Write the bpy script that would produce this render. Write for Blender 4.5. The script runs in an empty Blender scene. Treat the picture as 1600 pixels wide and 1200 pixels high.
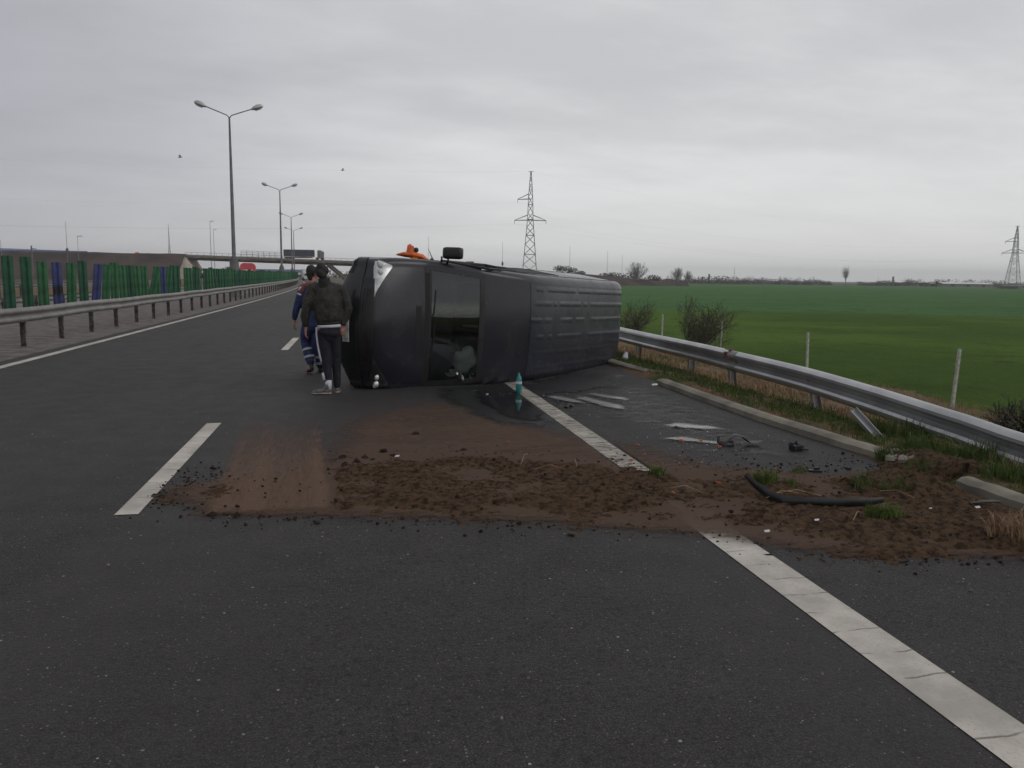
import bpy, bmesh, math, random
import numpy as np
from mathutils import Vector, Matrix
random.seed(7); RNG = np.random.default_rng(7)
C = bpy.context.scene.collection
SC = bpy.context.scene
R = math.radians

# ------------------------------------------------------------------ camera
H = 1.6; FPX = 1250.0; PITCH = R(7.61); YAW = R(11.0); ROLL = R(0.7)
cam_d = bpy.data.cameras.new('camera'); cam = bpy.data.objects.new('camera', cam_d); C.objects.link(cam)
cam_d.sensor_width = 36; cam_d.lens = FPX / 1600 * 36; cam_d.clip_start = 0.05; cam_d.clip_end = 9000
fw = Vector((math.sin(YAW)*math.cos(PITCH), math.cos(YAW)*math.cos(PITCH), -math.sin(PITCH)))
lr = Vector((math.cos(YAW), -math.sin(YAW), 0)); lu = lr.cross(fw)
cx = lr*math.cos(ROLL) + lu*math.sin(ROLL); cy = -lr*math.sin(ROLL) + lu*math.cos(ROLL)
M = Matrix.Identity(4)
for i in range(3): M[i][0] = cx[i]; M[i][1] = cy[i]; M[i][2] = -fw[i]
M.translation = Vector((0, 0, H)); cam.matrix_world = M
SC.camera = cam
# ------------------------------------------------------------------ sky, sun, exposure
SC.view_settings.view_transform = 'Standard'; SC.view_settings.look = 'None'
SC.view_settings.exposure = 0.0; SC.view_settings.gamma = 1.0
SC.cycles.max_bounces = 8; SC.cycles.transparent_max_bounces = 16; SC.cycles.volume_bounces = 0
SC.cycles.caustics_reflective = False; SC.cycles.caustics_refractive = False

class NT:
    """small node-tree writer"""
    def __init__(s, tree): s.t = tree; s.n = tree.nodes; s.l = tree.links; s.n.clear()
    def add(s, typ, **kw):
        nd = s.n.new(typ)
        for k, v in kw.items():
            if k == 'inp':
                for a, b in v.items():
                    if hasattr(b, 'is_output') or isinstance(b, bpy.types.NodeSocket): s.l.new(b, nd.inputs[a])
                    else: nd.inputs[a].default_value = b
            else: setattr(nd, k, v)
        return nd
    def math(s, op, a, b=None, c=None, clamp=False):
        nd = s.n.new('ShaderNodeMath'); nd.operation = op; nd.use_clamp = clamp
        for i, v in enumerate((a, b, c)):
            if v is None: continue
            if isinstance(v, bpy.types.NodeSocket): s.l.new(v, nd.inputs[i])
            else: nd.inputs[i].default_value = v
        return nd.outputs[0]
    def mix(s, f, a, b):
        nd = s.n.new('ShaderNodeMix'); nd.data_type = 'RGBA'
        for i, v in ((0, f), (6, a), (7, b)):
            if isinstance(v, bpy.types.NodeSocket): s.l.new(v, nd.inputs[i])
            else: nd.inputs[i].default_value = v if i == 0 else (tuple(v)+(1,))[:4]
        return nd.outputs[2]
    def noise(s, vec, scale, detail=3, rough=.5, out=0):
        nd = s.add('ShaderNodeTexNoise'); nd.inputs['Scale'].default_value = scale
        nd.inputs['Detail'].default_value = detail; nd.inputs['Roughness'].default_value = rough
        if vec is not None: s.l.new(vec, nd.inputs['Vector'])
        return nd.outputs[out]
    def ramp(s, f, a, b, c0=(0, 0, 0, 1), c1=(1, 1, 1, 1)):
        nd = s.n.new('ShaderNodeMapRange'); nd.interpolation_type = 'SMOOTHSTEP'
        s.l.new(f, nd.inputs[0]); nd.inputs[1].default_value = a; nd.inputs[2].default_value = b
        return nd.outputs[0]

w = bpy.data.worlds.new('World'); SC.world = w; w.use_nodes = True
k = NT(w.node_tree)
tc = k.add('ShaderNodeTexCoord'); sep = k.add('ShaderNodeSeparateXYZ'); k.l.new(tc.outputs['Generated'], sep.inputs[0])
sx, sy, sz = sep.outputs
zz = k.math('ADD', k.math('ABSOLUTE', sz), 0.16)
cmb = k.add('ShaderNodeCombineXYZ'); k.l.new(k.math('DIVIDE', sx, zz), cmb.inputs[0]); k.l.new(k.math('DIVIDE', sy, zz), cmb.inputs[1])
mp = k.add('ShaderNodeMapping'); mp.inputs['Rotation'].default_value = (0, 0, R(-28)); mp.inputs['Scale'].default_value = (0.6, 1.0, 1)
mp.inputs['Location'].default_value = (1.3, 2.2, 0)
k.l.new(cmb.outputs[0], mp.inputs[0])
n1 = k.noise(mp.outputs[0], 0.9, 5, .55); n2 = k.noise(mp.outputs[0], 2.6, 6, .6)
cl = k.math('ADD', k.math('MULTIPLY', n1, .62), k.math('MULTIPLY', n2, .38))
cl = k.ramp(cl, .34, .66)
up_ = k.ramp(sz, .55, .9)
az_ = k.ramp(sx, -.42, .22)
dark = k.mix(az_, (.405, .402, .435), (.59, .59, .605)); bright = k.mix(az_, (.46, .457, .495), (.78, .78, .79))
col = k.mix(cl, dark, bright)
# paler strip low over the horizon, strongest to the right (and behind the camera)
hz = k.math('MULTIPLY', k.ramp(sz, .24, .0), k.ramp(sx, -.35, .55))
hz2 = k.math('MULTIPLY', k.ramp(sz, .14, .015), .55)
col = k.mix(k.math('MULTIPLY', hz, .8), col, (.82, .82, .81))
col = k.mix(k.math('MULTIPLY', hz2, .4), col, (.72, .725, .725))
col = k.mix(k.math('MULTIPLY', up_, .8), col, (.48, .48, .49))
back = k.math('MULTIPLY', k.ramp(sz, .35, .0), k.ramp(sy, .1, -.7))
col = k.mix(back, col, (.62, .62, .61))
col = k.mix(k.math('MULTIPLY', k.ramp(sz, .13, .05), k.ramp(sy, .1, -.5)), col, (1.15, 1.14, 1.02))
sc10 = k.add('ShaderNodeVectorMath', operation='SCALE'); k.l.new(col, sc10.inputs[0]); sc10.inputs['Scale'].default_value = 10
sky = k.add('ShaderNodeTexSky'); sky.sky_type = 'NISHITA'; sky.sun_disc = False
sky.sun_elevation = R(38); sky.sun_rotation = R(120)
fin = k.mix(.95, sky.outputs[0], sc10.outputs[0])
bg = k.add('ShaderNodeBackground'); k.l.new(fin, bg.inputs[0]); bg.inputs[1].default_value = 0.1
wo = k.add('ShaderNodeOutputWorld'); k.l.new(bg.outputs[0], wo.inputs[0])
sd = bpy.data.lights.new('sun', 'SUN'); sd.energy = 0.5; sd.angle = R(30); sd.color = (1, .97, .93)
so = bpy.data.objects.new('sun', sd); C.objects.link(so)
so.rotation_euler = Vector((math.sin(R(120))*math.cos(R(38)), math.cos(R(120))*math.cos(R(38)), math.sin(R(38)))).to_track_quat('Z', 'Y').to_euler()

# ------------------------------------------------------------------ materials
def pmat(name, base, rough=.6, metal=0, var=.15, vscale=6, bump=0, bscale=60, spec=.5, col2=None, thr=(.35, .65), coords='Object', rvar=0, detail=4):
    m = bpy.data.materials.new(name); m.use_nodes = True; k = NT(m.node_tree)
    tc = k.add('ShaderNodeTexCoord'); v = tc.outputs[coords]
    b = k.add('ShaderNodeBsdfPrincipled'); o = k.add('ShaderNodeOutputMaterial'); k.l.new(b.outputs[0], o.inputs[0])
    n = k.noise(v, vscale, detail, .6)
    c2 = col2 if col2 else tuple(max(0, c*(1-2*var)) for c in base)
    c1 = base if col2 else tuple(min(1, c*(1+2*var)) for c in base)
    k.l.new(k.mix(k.ramp(n, *thr), c2, c1), b.inputs['Base Color'])
    b.inputs['Roughness'].default_value = rough; b.inputs['Metallic'].default_value = metal
    b.inputs['Specular IOR Level'].default_value = spec
    if rvar:
        rr = k.math('ADD', k.math('MULTIPLY', k.noise(v, vscale*1.7, 3), rvar), rough-rvar/2); k.l.new(rr, b.inputs['Roughness'])
    if bump:
        bp = k.add('ShaderNodeBump'); bp.inputs['Strength'].default_value = 1; bp.inputs['Distance'].default_value = bump
        k.l.new(k.noise(v, bscale, 4, .6), bp.inputs['Height']); k.l.new(bp.outputs[0], b.inputs['Normal'])
    m['b'] = 1
    return m

def asphalt(name, base, tint2, speck=.8):
    m = bpy.data.materials.new(name); m.use_nodes = True; k = NT(m.node_tree)
    v = k.add('ShaderNodeTexCoord').outputs['Object']
    b = k.add('ShaderNodeBsdfPrincipled'); o = k.add('ShaderNodeOutputMaterial'); k.l.new(b.outputs[0], o.inputs[0])
    big = k.noise(v, .35, 4, .6); mid = k.noise(v, 3.0, 3, .6); fine = k.noise(v, 130, 2, .8); grit = k.noise(v, 45, 3, .7)
    c = k.mix(k.ramp(big, .35, .68), base, tint2)
    c = k.mix(k.math('MULTIPLY', k.ramp(mid, .45, .75), .35), c, tuple(x*.7 for x in base))
    c = k.mix(k.math('MULTIPLY', k.ramp(k.noise(v, .16, 3), .5, .7), .6), c, (base[0]*1.05, base[1]*.88, base[2]*.82))
    c = k.mix(k.ramp(fine, .48, .70), c, tuple(x*3.3 for x in tint2))
    md = k.noise(v, 62, 3, .75); c = k.mix(k.math('MULTIPLY', k.ramp(md, .54, .66), .6), c, tuple(x*3.2 for x in tint2)); md2 = k.noise(v, 24, 3, .8); c = k.mix(k.math('MULTIPLY', k.ramp(md2, .50, .36), .6), c, (.006, .0055, .0055))
    c = k.mix(k.math('MULTIPLY', k.ramp(grit, .44, .30), .85), c, (.008, .008, .009))
    mp = k.add('ShaderNodeMapping'); mp.inputs['Scale'].default_value = (1, .06, 1); k.l.new(v, mp.inputs[0])
    lanes = k.noise(mp.outputs[0], .8, 3, .5)
    c = k.mix(k.math('MULTIPLY', k.ramp(lanes, .42, .68), .55), c, tuple(x*1.5 for x in tint2))
    vo = k.add('ShaderNodeTexVoronoi'); vo.inputs['Scale'].default_value = 22; k.l.new(v, vo.inputs['Vector'])
    sp = k.add('ShaderNodeSeparateColor'); k.l.new(vo.outputs['Color'], sp.inputs[0])
    rad = k.math('MULTIPLY', k.math('SUBTRACT', sp.outputs[0], speck), .62)
    isp = k.math('LESS_THAN', vo.outputs['Distance'], rad)
    c = k.mix(k.math('MULTIPLY', isp, k.math('ADD', k.math('MULTIPLY', sp.outputs[1], .8), .15)), c, (.38, .36, .34))
    vo2 = k.add('ShaderNodeTexVoronoi'); vo2.inputs['Scale'].default_value = 61; k.l.new(v, vo2.inputs['Vector']); s2 = k.add('ShaderNodeSeparateColor'); k.l.new(vo2.outputs['Color'], s2.inputs[0])
    c = k.mix(k.math('MULTIPLY', k.math('LESS_THAN', vo2.outputs['Distance'], k.math('MULTIPLY', k.math('SUBTRACT', s2.outputs[0], .82), 1.6)), .6), c, (.26, .24, .23))
    k.l.new(c, b.inputs['Base Color'])
    k.l.new(k.math('ADD', k.math('MULTIPLY', mid, .25), .58), b.inputs['Roughness'])
    b.inputs['Specular IOR Level'].default_value = .28
    bp = k.add('ShaderNodeBump'); bp.inputs['Strength'].default_value = .8; bp.inputs['Distance'].default_value = .008
    k.l.new(k.math('ADD', fine, k.math('MULTIPLY', grit, 1.5)), bp.inputs['Height']); k.l.new(bp.outputs[0], b.inputs['Normal'])
    return m
MAT = {}
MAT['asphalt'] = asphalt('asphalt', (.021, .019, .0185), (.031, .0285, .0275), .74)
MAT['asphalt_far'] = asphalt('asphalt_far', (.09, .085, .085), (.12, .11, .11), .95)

def paint_mat(name, wear, base=(.56, .52, .46), cracks=True):
    m = bpy.data.materials.new(name); m.use_nodes = True; k = NT(m.node_tree)
    v = k.add('ShaderNodeTexCoord').outputs['Object']
    b = k.add('ShaderNodeBsdfPrincipled'); o = k.add('ShaderNodeOutputMaterial'); k.l.new(b.outputs[0], o.inputs[0])
    c = k.mix(k.ramp(k.noise(v, 2.2, 4, .6), .35, .65), base, tuple(x*.66 for x in base))
    c = k.mix(k.math('MULTIPLY', k.ramp(k.noise(v, 60, 3, .7), .5, .7), .5), c, tuple(x*.55 for x in base))
    mp = k.add('ShaderNodeMapping'); mp.inputs['Scale'].default_value = (.6, 2.6, 1); k.l.new(v, mp.inputs[0])
    w1 = k.ramp(k.noise(mp.outputs[0], 9, 6, .75), wear, wear+.05)
    c = k.mix(w1, c, (.075, .062, .052))
    if cracks:
        wv = k.add('ShaderNodeTexWave'); wv.bands_direction = 'Y'; wv.inputs['Scale'].default_value = 1.45
        wv.inputs['Distortion'].default_value = 1.1; wv.inputs['Detail'].default_value = 4; wv.inputs['Detail Scale'].default_value = 3; k.l.new(v, wv.inputs['Vector'])
        ck = k.math('MULTIPLY', k.ramp(wv.outputs['Fac'], .988, .998), k.ramp(k.noise(v, 5, 3), .42, .58))
        c = k.mix(k.math('MULTIPLY', ck, .75), c, (.10, .09, .075))
    k.l.new(c, b.inputs['Base Color']); b.inputs['Roughness'].default_value = .7
    bp = k.add('ShaderNodeBump'); bp.inputs['Distance'].default_value = .003; k.l.new(k.noise(v, 120, 3), bp.inputs['Height']); k.l.new(bp.outputs[0], b.inputs['Normal'])
    return m
MAT['paint'] = paint_mat('road_paint', .68)
MAT['paint_worn'] = paint_mat('road_paint_worn', .50, (.46, .43, .37))

MAT['median'] = pmat('median_gravel', (.125, .105, .098), .9, var=.18, vscale=2.5, bump=.01, bscale=30)
MAT['galv'] = pmat('galvanised_steel', (.40, .405, .41), .30, .65, var=.07, vscale=1.6, rvar=.12)
MAT['galv_dull'] = pmat('dull_galvanised_steel', (.23, .22, .21), .62, .2, var=.08, vscale=2)
MAT['post_dark'] = pmat('weathered_post', (.12, .11, .105), .7, .1, var=.25, vscale=9)
MAT['pole'] = pmat('pole_steel', (.17, .17, .18), .6, .2, var=.1, vscale=2)
MAT['conc'] = pmat('concrete', (.19, .175, .14), .9, var=.14, vscale=2, bump=.004, bscale=50)
MAT['conc_pale'] = pmat('pale_concrete', (.80, .72, .62), .9, var=.05, vscale=1)
MAT['conc_grey'] = pmat('grey_concrete', (.16, .155, .15), .9, var=.15, vscale=.6)
MAT['earth'] = pmat('brown_earth', (.046, .030, .025), .95, var=.22, vscale=.12)
MAT['soil'] = pmat('loose_soil', (.112, .070, .042), .95, col2=(.034, .021, .013), vscale=19, bump=.03, bscale=75, spec=.12, thr=(.36, .60), detail=9)
MAT['clod'] = pmat('dark_clod', (.026, .018, .013), .95, var=.3, vscale=30, bump=.01, bscale=80, spec=.2)
MAT['black_plastic'] = pmat('black_plastic', (.012, .012, .014), .45, var=.2, vscale=8)
MAT['tyre'] = pmat('tyre_rubber', (.018, .017, .017), .8, var=.2)
MAT['rim'] = pmat('rim_steel', (.12, .12, .125), .5, .4)
MAT['void'] = pmat('dark_trim', (.006, .006, .007), .7)
MAT['dark_cloth'] = pmat('seat_cloth', (.02, .02, .022), .9)
MAT['bark'] = pmat('bare_bark', (.20, .185, .17), .9, var=.1)
MAT['pale_post'] = pmat('pale_post', (.40, .40, .36), .85, var=.12, vscale=12)
MAT['twig'] = pmat('dark_twig', (.04, .033, .026), .9, var=.25)
MAT['leaf'] = pmat('shrub_leaf', (.055, .062, .028), .8, col2=(.05, .036, .024), vscale=3)
MAT['leaf_yellow'] = pmat('yellow_leaf', (.19, .20, .035), .7)
MAT['hedge'] = pmat('far_bushes', (.055, .055, .05), .9, col2=(.035, .038, .036), vscale=.15)
MAT['white_metal'] = pmat('white_paint', (.6, .6, .6), .5, var=.04)
MAT['orange'] = pmat('orange_plastic', (.62, .12, .018), .4, var=.1, vscale=8)
MAT['orange_lens'] = pmat('orange_lens', (.42, .085, .02), .3, var=.2, vscale=40)
MAT['red'] = pmat('red_tarpaulin', (.50, .035, .055), .5, var=.06, vscale=.5)
MAT['blue_roof'] = pmat('blue_sheet_roof', (.12, .16, .30), .6, var=.05, vscale=.2)
MAT['navy_tarp'] = pmat('navy_tarp', (.035, .037, .06), .7, var=.1, vscale=.5)
MAT['rust'] = pmat('rusty_edge', (.14, .085, .06), .8, var=.2, vscale=.3)
MAT['skin'] = pmat('skin', (.36, .17, .13), .55, var=.1, vscale=20)
MAT['hair'] = pmat('dark_hair', (.014, .011, .010), .7, bump=.004, bscale=120)
MAT['jacket'] = pmat('dark_jacket', (.027, .025, .020), .75, var=.22, vscale=9, bump=.035, bscale=11)
MAT['cuff'] = pmat('jacket_rib', (.015, .015, .013), .85)
MAT['navy'] = pmat('navy_trousers', (.006, .0065, .014), .8, var=.15, vscale=10, bump=.02, bscale=12)
MAT['white_cloth'] = pmat('white_cloth', (.52, .51, .58), .85, var=.05, bump=.004, bscale=60)
MAT['blue_cloth'] = pmat('blue_uniform', (.022, .032, .105), .8, var=.2, vscale=9, bump=.012, bscale=14)
MAT['maroon'] = pmat('maroon_shoulder', (.15, .05, .045), .8, var=.2)
MAT['reflective'] = pmat('reflective_tape', (.36, .38, .36), .4, var=.1)
MAT['shoe'] = pmat('grey_shoe', (.09, .095, .10), .7, var=.3, vscale=30)
MAT['sole'] = pmat('tan_sole', (.36, .26, .19), .8)
MAT['boot'] = pmat('black_boot', (.012, .012, .013), .5)
MAT['white_bits'] = pmat('white_plastic', (.6, .6, .58), .6)
MAT['mast'] = pmat('mast_steel', (.20, .20, .21), .7)
MAT['airbag'] = pmat('airbag_cloth', (.62, .66, .62), .85, var=.1, vscale=7, bump=.02, bscale=10)

def van_paint(name, base, dust, rough=.42):
    m = bpy.data.materials.new(name); m.use_nodes = True; k = NT(m.node_tree)
    v = k.add('ShaderNodeTexCoord').outputs['Object']
    b = k.add('ShaderNodeBsdfPrincipled'); o = k.add('ShaderNodeOutputMaterial'); k.l.new(b.outputs[0], o.inputs[0])
    d = k.ramp(k.noise(v, 1.6, 6, .65), .38, .72)
    c = k.mix(k.math('MULTIPLY', d, .6), base, dust)
    mp = k.add('ShaderNodeMapping'); mp.inputs['Scale'].default_value = (5, 1.5, 5); k.l.new(v, mp.inputs[0])
    s = k.ramp(k.noise(mp.outputs[0], 5, 5, .7), .58, .72)
    c = k.mix(k.math('MULTIPLY', s, .35), c, dust)
    mp2 = k.add('ShaderNodeMapping'); mp2.inputs['Scale'].default_value = (1.2, 14, 9); mp2.inputs['Rotation'].default_value = (.3, .15, .5); k.l.new(v, mp2.inputs[0])
    sc = k.math('MULTIPLY', k.ramp(k.noise(mp2.outputs[0], 4, 3, .6), .66, .72), k.ramp(k.noise(v, 1.1, 3), .50, .62))
    c = k.mix(k.math('MULTIPLY', sc, .5), c, (.10, .10, .10))
    k.l.new(c, b.inputs['Base Color'])
    k.l.new(k.math('ADD', k.math('MULTIPLY', d, .22), rough-.06), b.inputs['Roughness'])
    b.inputs['Specular IOR Level'].default_value = .12; b.inputs['Coat Weight'].default_value = .8; k.l.new(k.math('ADD', k.math('MULTIPLY', d, .14), .20), b.inputs['Coat Roughness'])
    bp = k.add('ShaderNodeBump'); bp.inputs['Distance'].default_value = .02; bp.inputs['Strength'].default_value = .22
    k.l.new(k.noise(v, 2.6, 3), bp.inputs['Height']); k.l.new(bp.outputs[0], b.inputs['Normal'])
    return m
MAT['paint_van'] = van_paint('charcoal_paint', (.0155, .0160, .0250), (.027, .026, .031), .5)
MAT['roof_van'] = van_paint('charcoal_roof', (.028, .030, .043), (.044, .044, .050), .5)
MAT['bumper'] = van_paint('bumper_plastic', (.013, .015, .015), (.028, .029, .027), .5)

def glass_mat(name, tint, ior, rough=.02, transp=1.0):
    m = bpy.data.materials.new(name); m.use_nodes = True; k = NT(m.node_tree)
    tr = k.add('ShaderNodeBsdfTransparent'); tr.inputs[0].default_value = (*tint, 1)
    gl = k.add('ShaderNodeBsdfGlossy'); gl.inputs['Roughness'].default_value = rough; gl.inputs[0].default_value = (.92, .97, 1, 1)
    fr = k.add('ShaderNodeFresnel'); fr.inputs[0].default_value = ior
    mx = k.add('ShaderNodeMixShader'); k.l.new(fr.outputs[0], mx.inputs[0]); k.l.new(tr.outputs[0], mx.inputs[1]); k.l.new(gl.outputs[0], mx.inputs[2])
    o = k.add('ShaderNodeOutputMaterial'); k.l.new(mx.outputs[0], o.inputs[0])
    return m
MAT['glass'] = glass_mat('windscreen_glass', (.60, .66, .64), 1.72, .02)
MAT['lens'] = glass_mat('lamp_lens', (.9, .9, .9), 1.5, .05)
MAT['bottle'] = pmat('teal_plastic', (.012, .20, .20), .18, var=.15, vscale=12)
MAT['reflector'] = pmat('lamp_reflector', (.80, .80, .80), .28, .5, var=.12, vscale=7)
MAT['bottle_label'] = pmat('bottle_wrap', (.55, .60, .62), .5)
MAT['teal_cap'] = pmat('teal_liquid', (.03, .26, .25), .3)

def film_mat(name, col, rough, attr, fine=22, gain=1.0, metal=0, col2=None, stretch=(1, 1, 1), hard=.35, spec=.3):
    """a thin patchy layer lying on the road: coverage from a mesh attribute broken up by noise"""
    m = bpy.data.materials.new(name); m.use_nodes = True; k = NT(m.node_tree)
    v = k.add('ShaderNodeTexCoord').outputs['Object']
    at = k.add('ShaderNodeAttribute'); at.attribute_name = attr
    mp = k.add('ShaderNodeMapping'); mp.inputs['Scale'].default_value = stretch; k.l.new(v, mp.inputs[0])
    n = k.noise(mp.outputs[0], fine, 8, .7)
    f = k.math('SUBTRACT', k.math('ADD', k.math('MULTIPLY', at.outputs['Fac'], 1.0), n), .98)
    f = k.math('MULTIPLY', k.ramp(f, -hard, hard), gain, clamp=True)
    b = k.add('ShaderNodeBsdfPrincipled'); b.inputs['Roughness'].default_value = rough; b.inputs['Metallic'].default_value = metal
    b.inputs['Specular IOR Level'].default_value = spec
    c = k.mix(k.noise(v, 30, 4, .7), col, col2 or tuple(x*.6 for x in col)); k.l.new(c, b.inputs['Base Color'])
    tr = k.add('ShaderNodeBsdfTransparent'); mx = k.add('ShaderNodeMixShader')
    k.l.new(f, mx.inputs[0]); k.l.new(tr.outputs[0], mx.inputs[1]); k.l.new(b.outputs[0], mx.inputs[2])
    o = k.add('ShaderNodeOutputMaterial'); k.l.new(mx.outputs[0], o.inputs[0])
    return m
MAT['film'] = film_mat('soil_film', (.115, .069, .044), .9, 'cover', 9, .80, col2=(.065, .038, .024), stretch=(.7, 1.9, 1), hard=.26)
MAT['dust'] = film_mat('tyre_dust', (.20, .125, .085), .9, 'cover', 16, .72, col2=(.10, .062, .044), stretch=(2.2, .25, 1), hard=.45)
MAT['water'] = film_mat('shallow_water', (.012, .012, .012), .03, 'cover', 5, 1.0, hard=.28, spec=.75, stretch=(1, 1, 1))
MAT['wet'] = film_mat('wet_asphalt', (.016, .016, .017), .34, 'cover', 6, .85, hard=.3, spec=.5)
MAT['painted_sheen'] = film_mat('spill_sky_sheen', (.38, .38, .37), .22, 'cover', 13, .85, hard=.38, stretch=(.7, 2.2, 1), spec=.6)  # pale colour paints the sky's reflection in thin liquid on the road

def ground_mat():
    m = bpy.data.materials.new('verge_ground'); m.use_nodes = True; k = NT(m.node_tree)
    v = k.add('ShaderNodeTexCoord').outputs['Object']; s = k.add('ShaderNodeSeparateXYZ'); k.l.new(v, s.inputs[0])
    b = k.add('ShaderNodeBsdfPrincipled'); o = k.add('ShaderNodeOutputMaterial'); k.l.new(b.outputs[0], o.inputs[0])
    n = k.noise(v, 1.2, 6, .65); nf = k.noise(v, 26, 5, .7); nb = k.noise(v, .25, 3)
    br = k.mix(k.ramp(nf, .3, .7), (.12, .068, .044), (.25, .155, .10))
    gr = k.mix(k.ramp(nf, .3, .7), (.030, .046, .012), (.080, .105, .030))
    c = k.mix(k.ramp(n, .44, .62), br, gr)
    far = k.ramp(s.outputs[0], 8.5, 11.5)      # straw-coloured strip along the crop
    st = k.mix(k.ramp(nf, .3, .7), (.10, .085, .04), (.19, .16, .085))
    c = k.mix(k.math('MULTIPLY', far, k.ramp(n, .35, .55)), c, st)
    wide = k.ramp(k.math('ABSOLUTE', s.outputs[0]), 40, 90)
    c = k.mix(wide, c, k.mix(nb, (.075, .062, .05), (.06, .07, .045)))
    k.l.new(c, b.inputs['Base Color']); b.inputs['Roughness'].default_value = .95; b.inputs['Specular IOR Level'].default_value = .15
    bp = k.add('ShaderNodeBump'); bp.inputs['Distance'].default_value = .05; k.l.new(nf, bp.inputs['Height']); k.l.new(bp.outputs[0], b.inputs['Normal'])
    return m
MAT['ground'] = ground_mat()

def field_mat():
    m = bpy.data.materials.new('young_crop'); m.use_nodes = True; k = NT(m.node_tree)
    v = k.add('ShaderNodeTexCoord').outputs['Object']
    b = k.add('ShaderNodeBsdfPrincipled'); o = k.add('ShaderNodeOutputMaterial'); k.l.new(b.outputs[0], o.inputs[0])
    dist = k.add('ShaderNodeVectorMath', operation='LENGTH'); k.l.new(v, dist.inputs[0]); d = dist.outputs['Value']
    # second sowing, bluer, begins about seventy metres out along a slanting edge
    s = k.add('ShaderNodeSeparateXYZ'); k.l.new(v, s.inputs[0])
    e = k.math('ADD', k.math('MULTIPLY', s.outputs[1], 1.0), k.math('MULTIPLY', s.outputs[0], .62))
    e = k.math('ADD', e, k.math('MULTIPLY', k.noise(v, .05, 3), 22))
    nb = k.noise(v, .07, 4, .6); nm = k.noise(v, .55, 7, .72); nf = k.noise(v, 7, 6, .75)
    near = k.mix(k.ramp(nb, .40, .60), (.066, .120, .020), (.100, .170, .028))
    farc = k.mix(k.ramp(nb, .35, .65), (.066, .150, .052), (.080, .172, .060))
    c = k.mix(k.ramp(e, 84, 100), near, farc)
    c = k.mix(k.math('MULTIPLY', k.ramp(nm, .48, .66), .6), c, (.040, .066, .018))
    c = k.mix(k.math('MULTIPLY', k.ramp(nf, .45, .7), .5), c, (.030, .052, .014))
    vo = k.add('ShaderNodeTexVoronoi'); vo.inputs['Scale'].default_value = .22; k.l.new(v, vo.inputs['Vector'])
    c = k.mix(k.math('MULTIPLY', k.math('LESS_THAN', k.math('ADD', vo.outputs['Distance'], k.math('MULTIPLY', nm, .25)), .20), .6), c, (.040, .042, .022))
    k.l.new(c, b.inputs['Base Color']); b.inputs['Roughness'].default_value = 1; b.inputs['Specular IOR Level'].default_value = .05
    bp = k.add('ShaderNodeBump'); bp.inputs['Distance'].default_value = .12; k.l.new(nf, bp.inputs['Height']); k.l.new(bp.outputs[0], b.inputs['Normal'])
    return m
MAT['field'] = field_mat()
def blade_mat(name, a, b_):
    return pmat(name, a, .7, col2=b_, vscale=9, spec=.2)
MAT['grass'] = blade_mat('grass_blades', (.095, .135, .034), (.042, .068, .016))
MAT['dry_grass'] = blade_mat('dry_blades', (.36, .25, .15), (.20, .115, .072))
MAT['clump'] = blade_mat('clump_blades', (.12, .17, .035), (.05, .08, .018))
def panel_mat(name, base, burn=None):
    m = pmat(name, base, .55, var=.16, vscale=4, rvar=.2)
    return m
MAT['p_green'] = panel_mat('bright_green_panel', (.022, .108, .042))
MAT['p_dark'] = panel_mat('dark_green_panel', (.012, .075, .038))
MAT['p_blue'] = panel_mat('blue_panel', (.035, .045, .14))
MAT['p_scorch'] = panel_mat('scorched_panel', (.035, .045, .14))
k = NT.__new__(NT); k.t = MAT['p_scorch'].node_tree; k.n = k.t.nodes; k.l = k.t.links
_b = [n for n in k.n if n.type == 'BSDF_PRINCIPLED'][0]; _src = _b.inputs['Base Color'].links[0].from_socket
_v = k.add('ShaderNodeTexCoord').outputs['Object']; _s = k.add('ShaderNodeSeparateXYZ'); k.l.new(_v, _s.inputs[0])
_d = k.math('ADD', k.math('ABSOLUTE', k.math('SUBTRACT', _s.outputs[2], .36)), k.math('MULTIPLY', k.noise(_v, 9, 4), .16))
k.l.new(k.mix(k.ramp(_d, .26, .13), _src, (.006, .006, .007)), _b.inputs['Base Color'])

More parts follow.
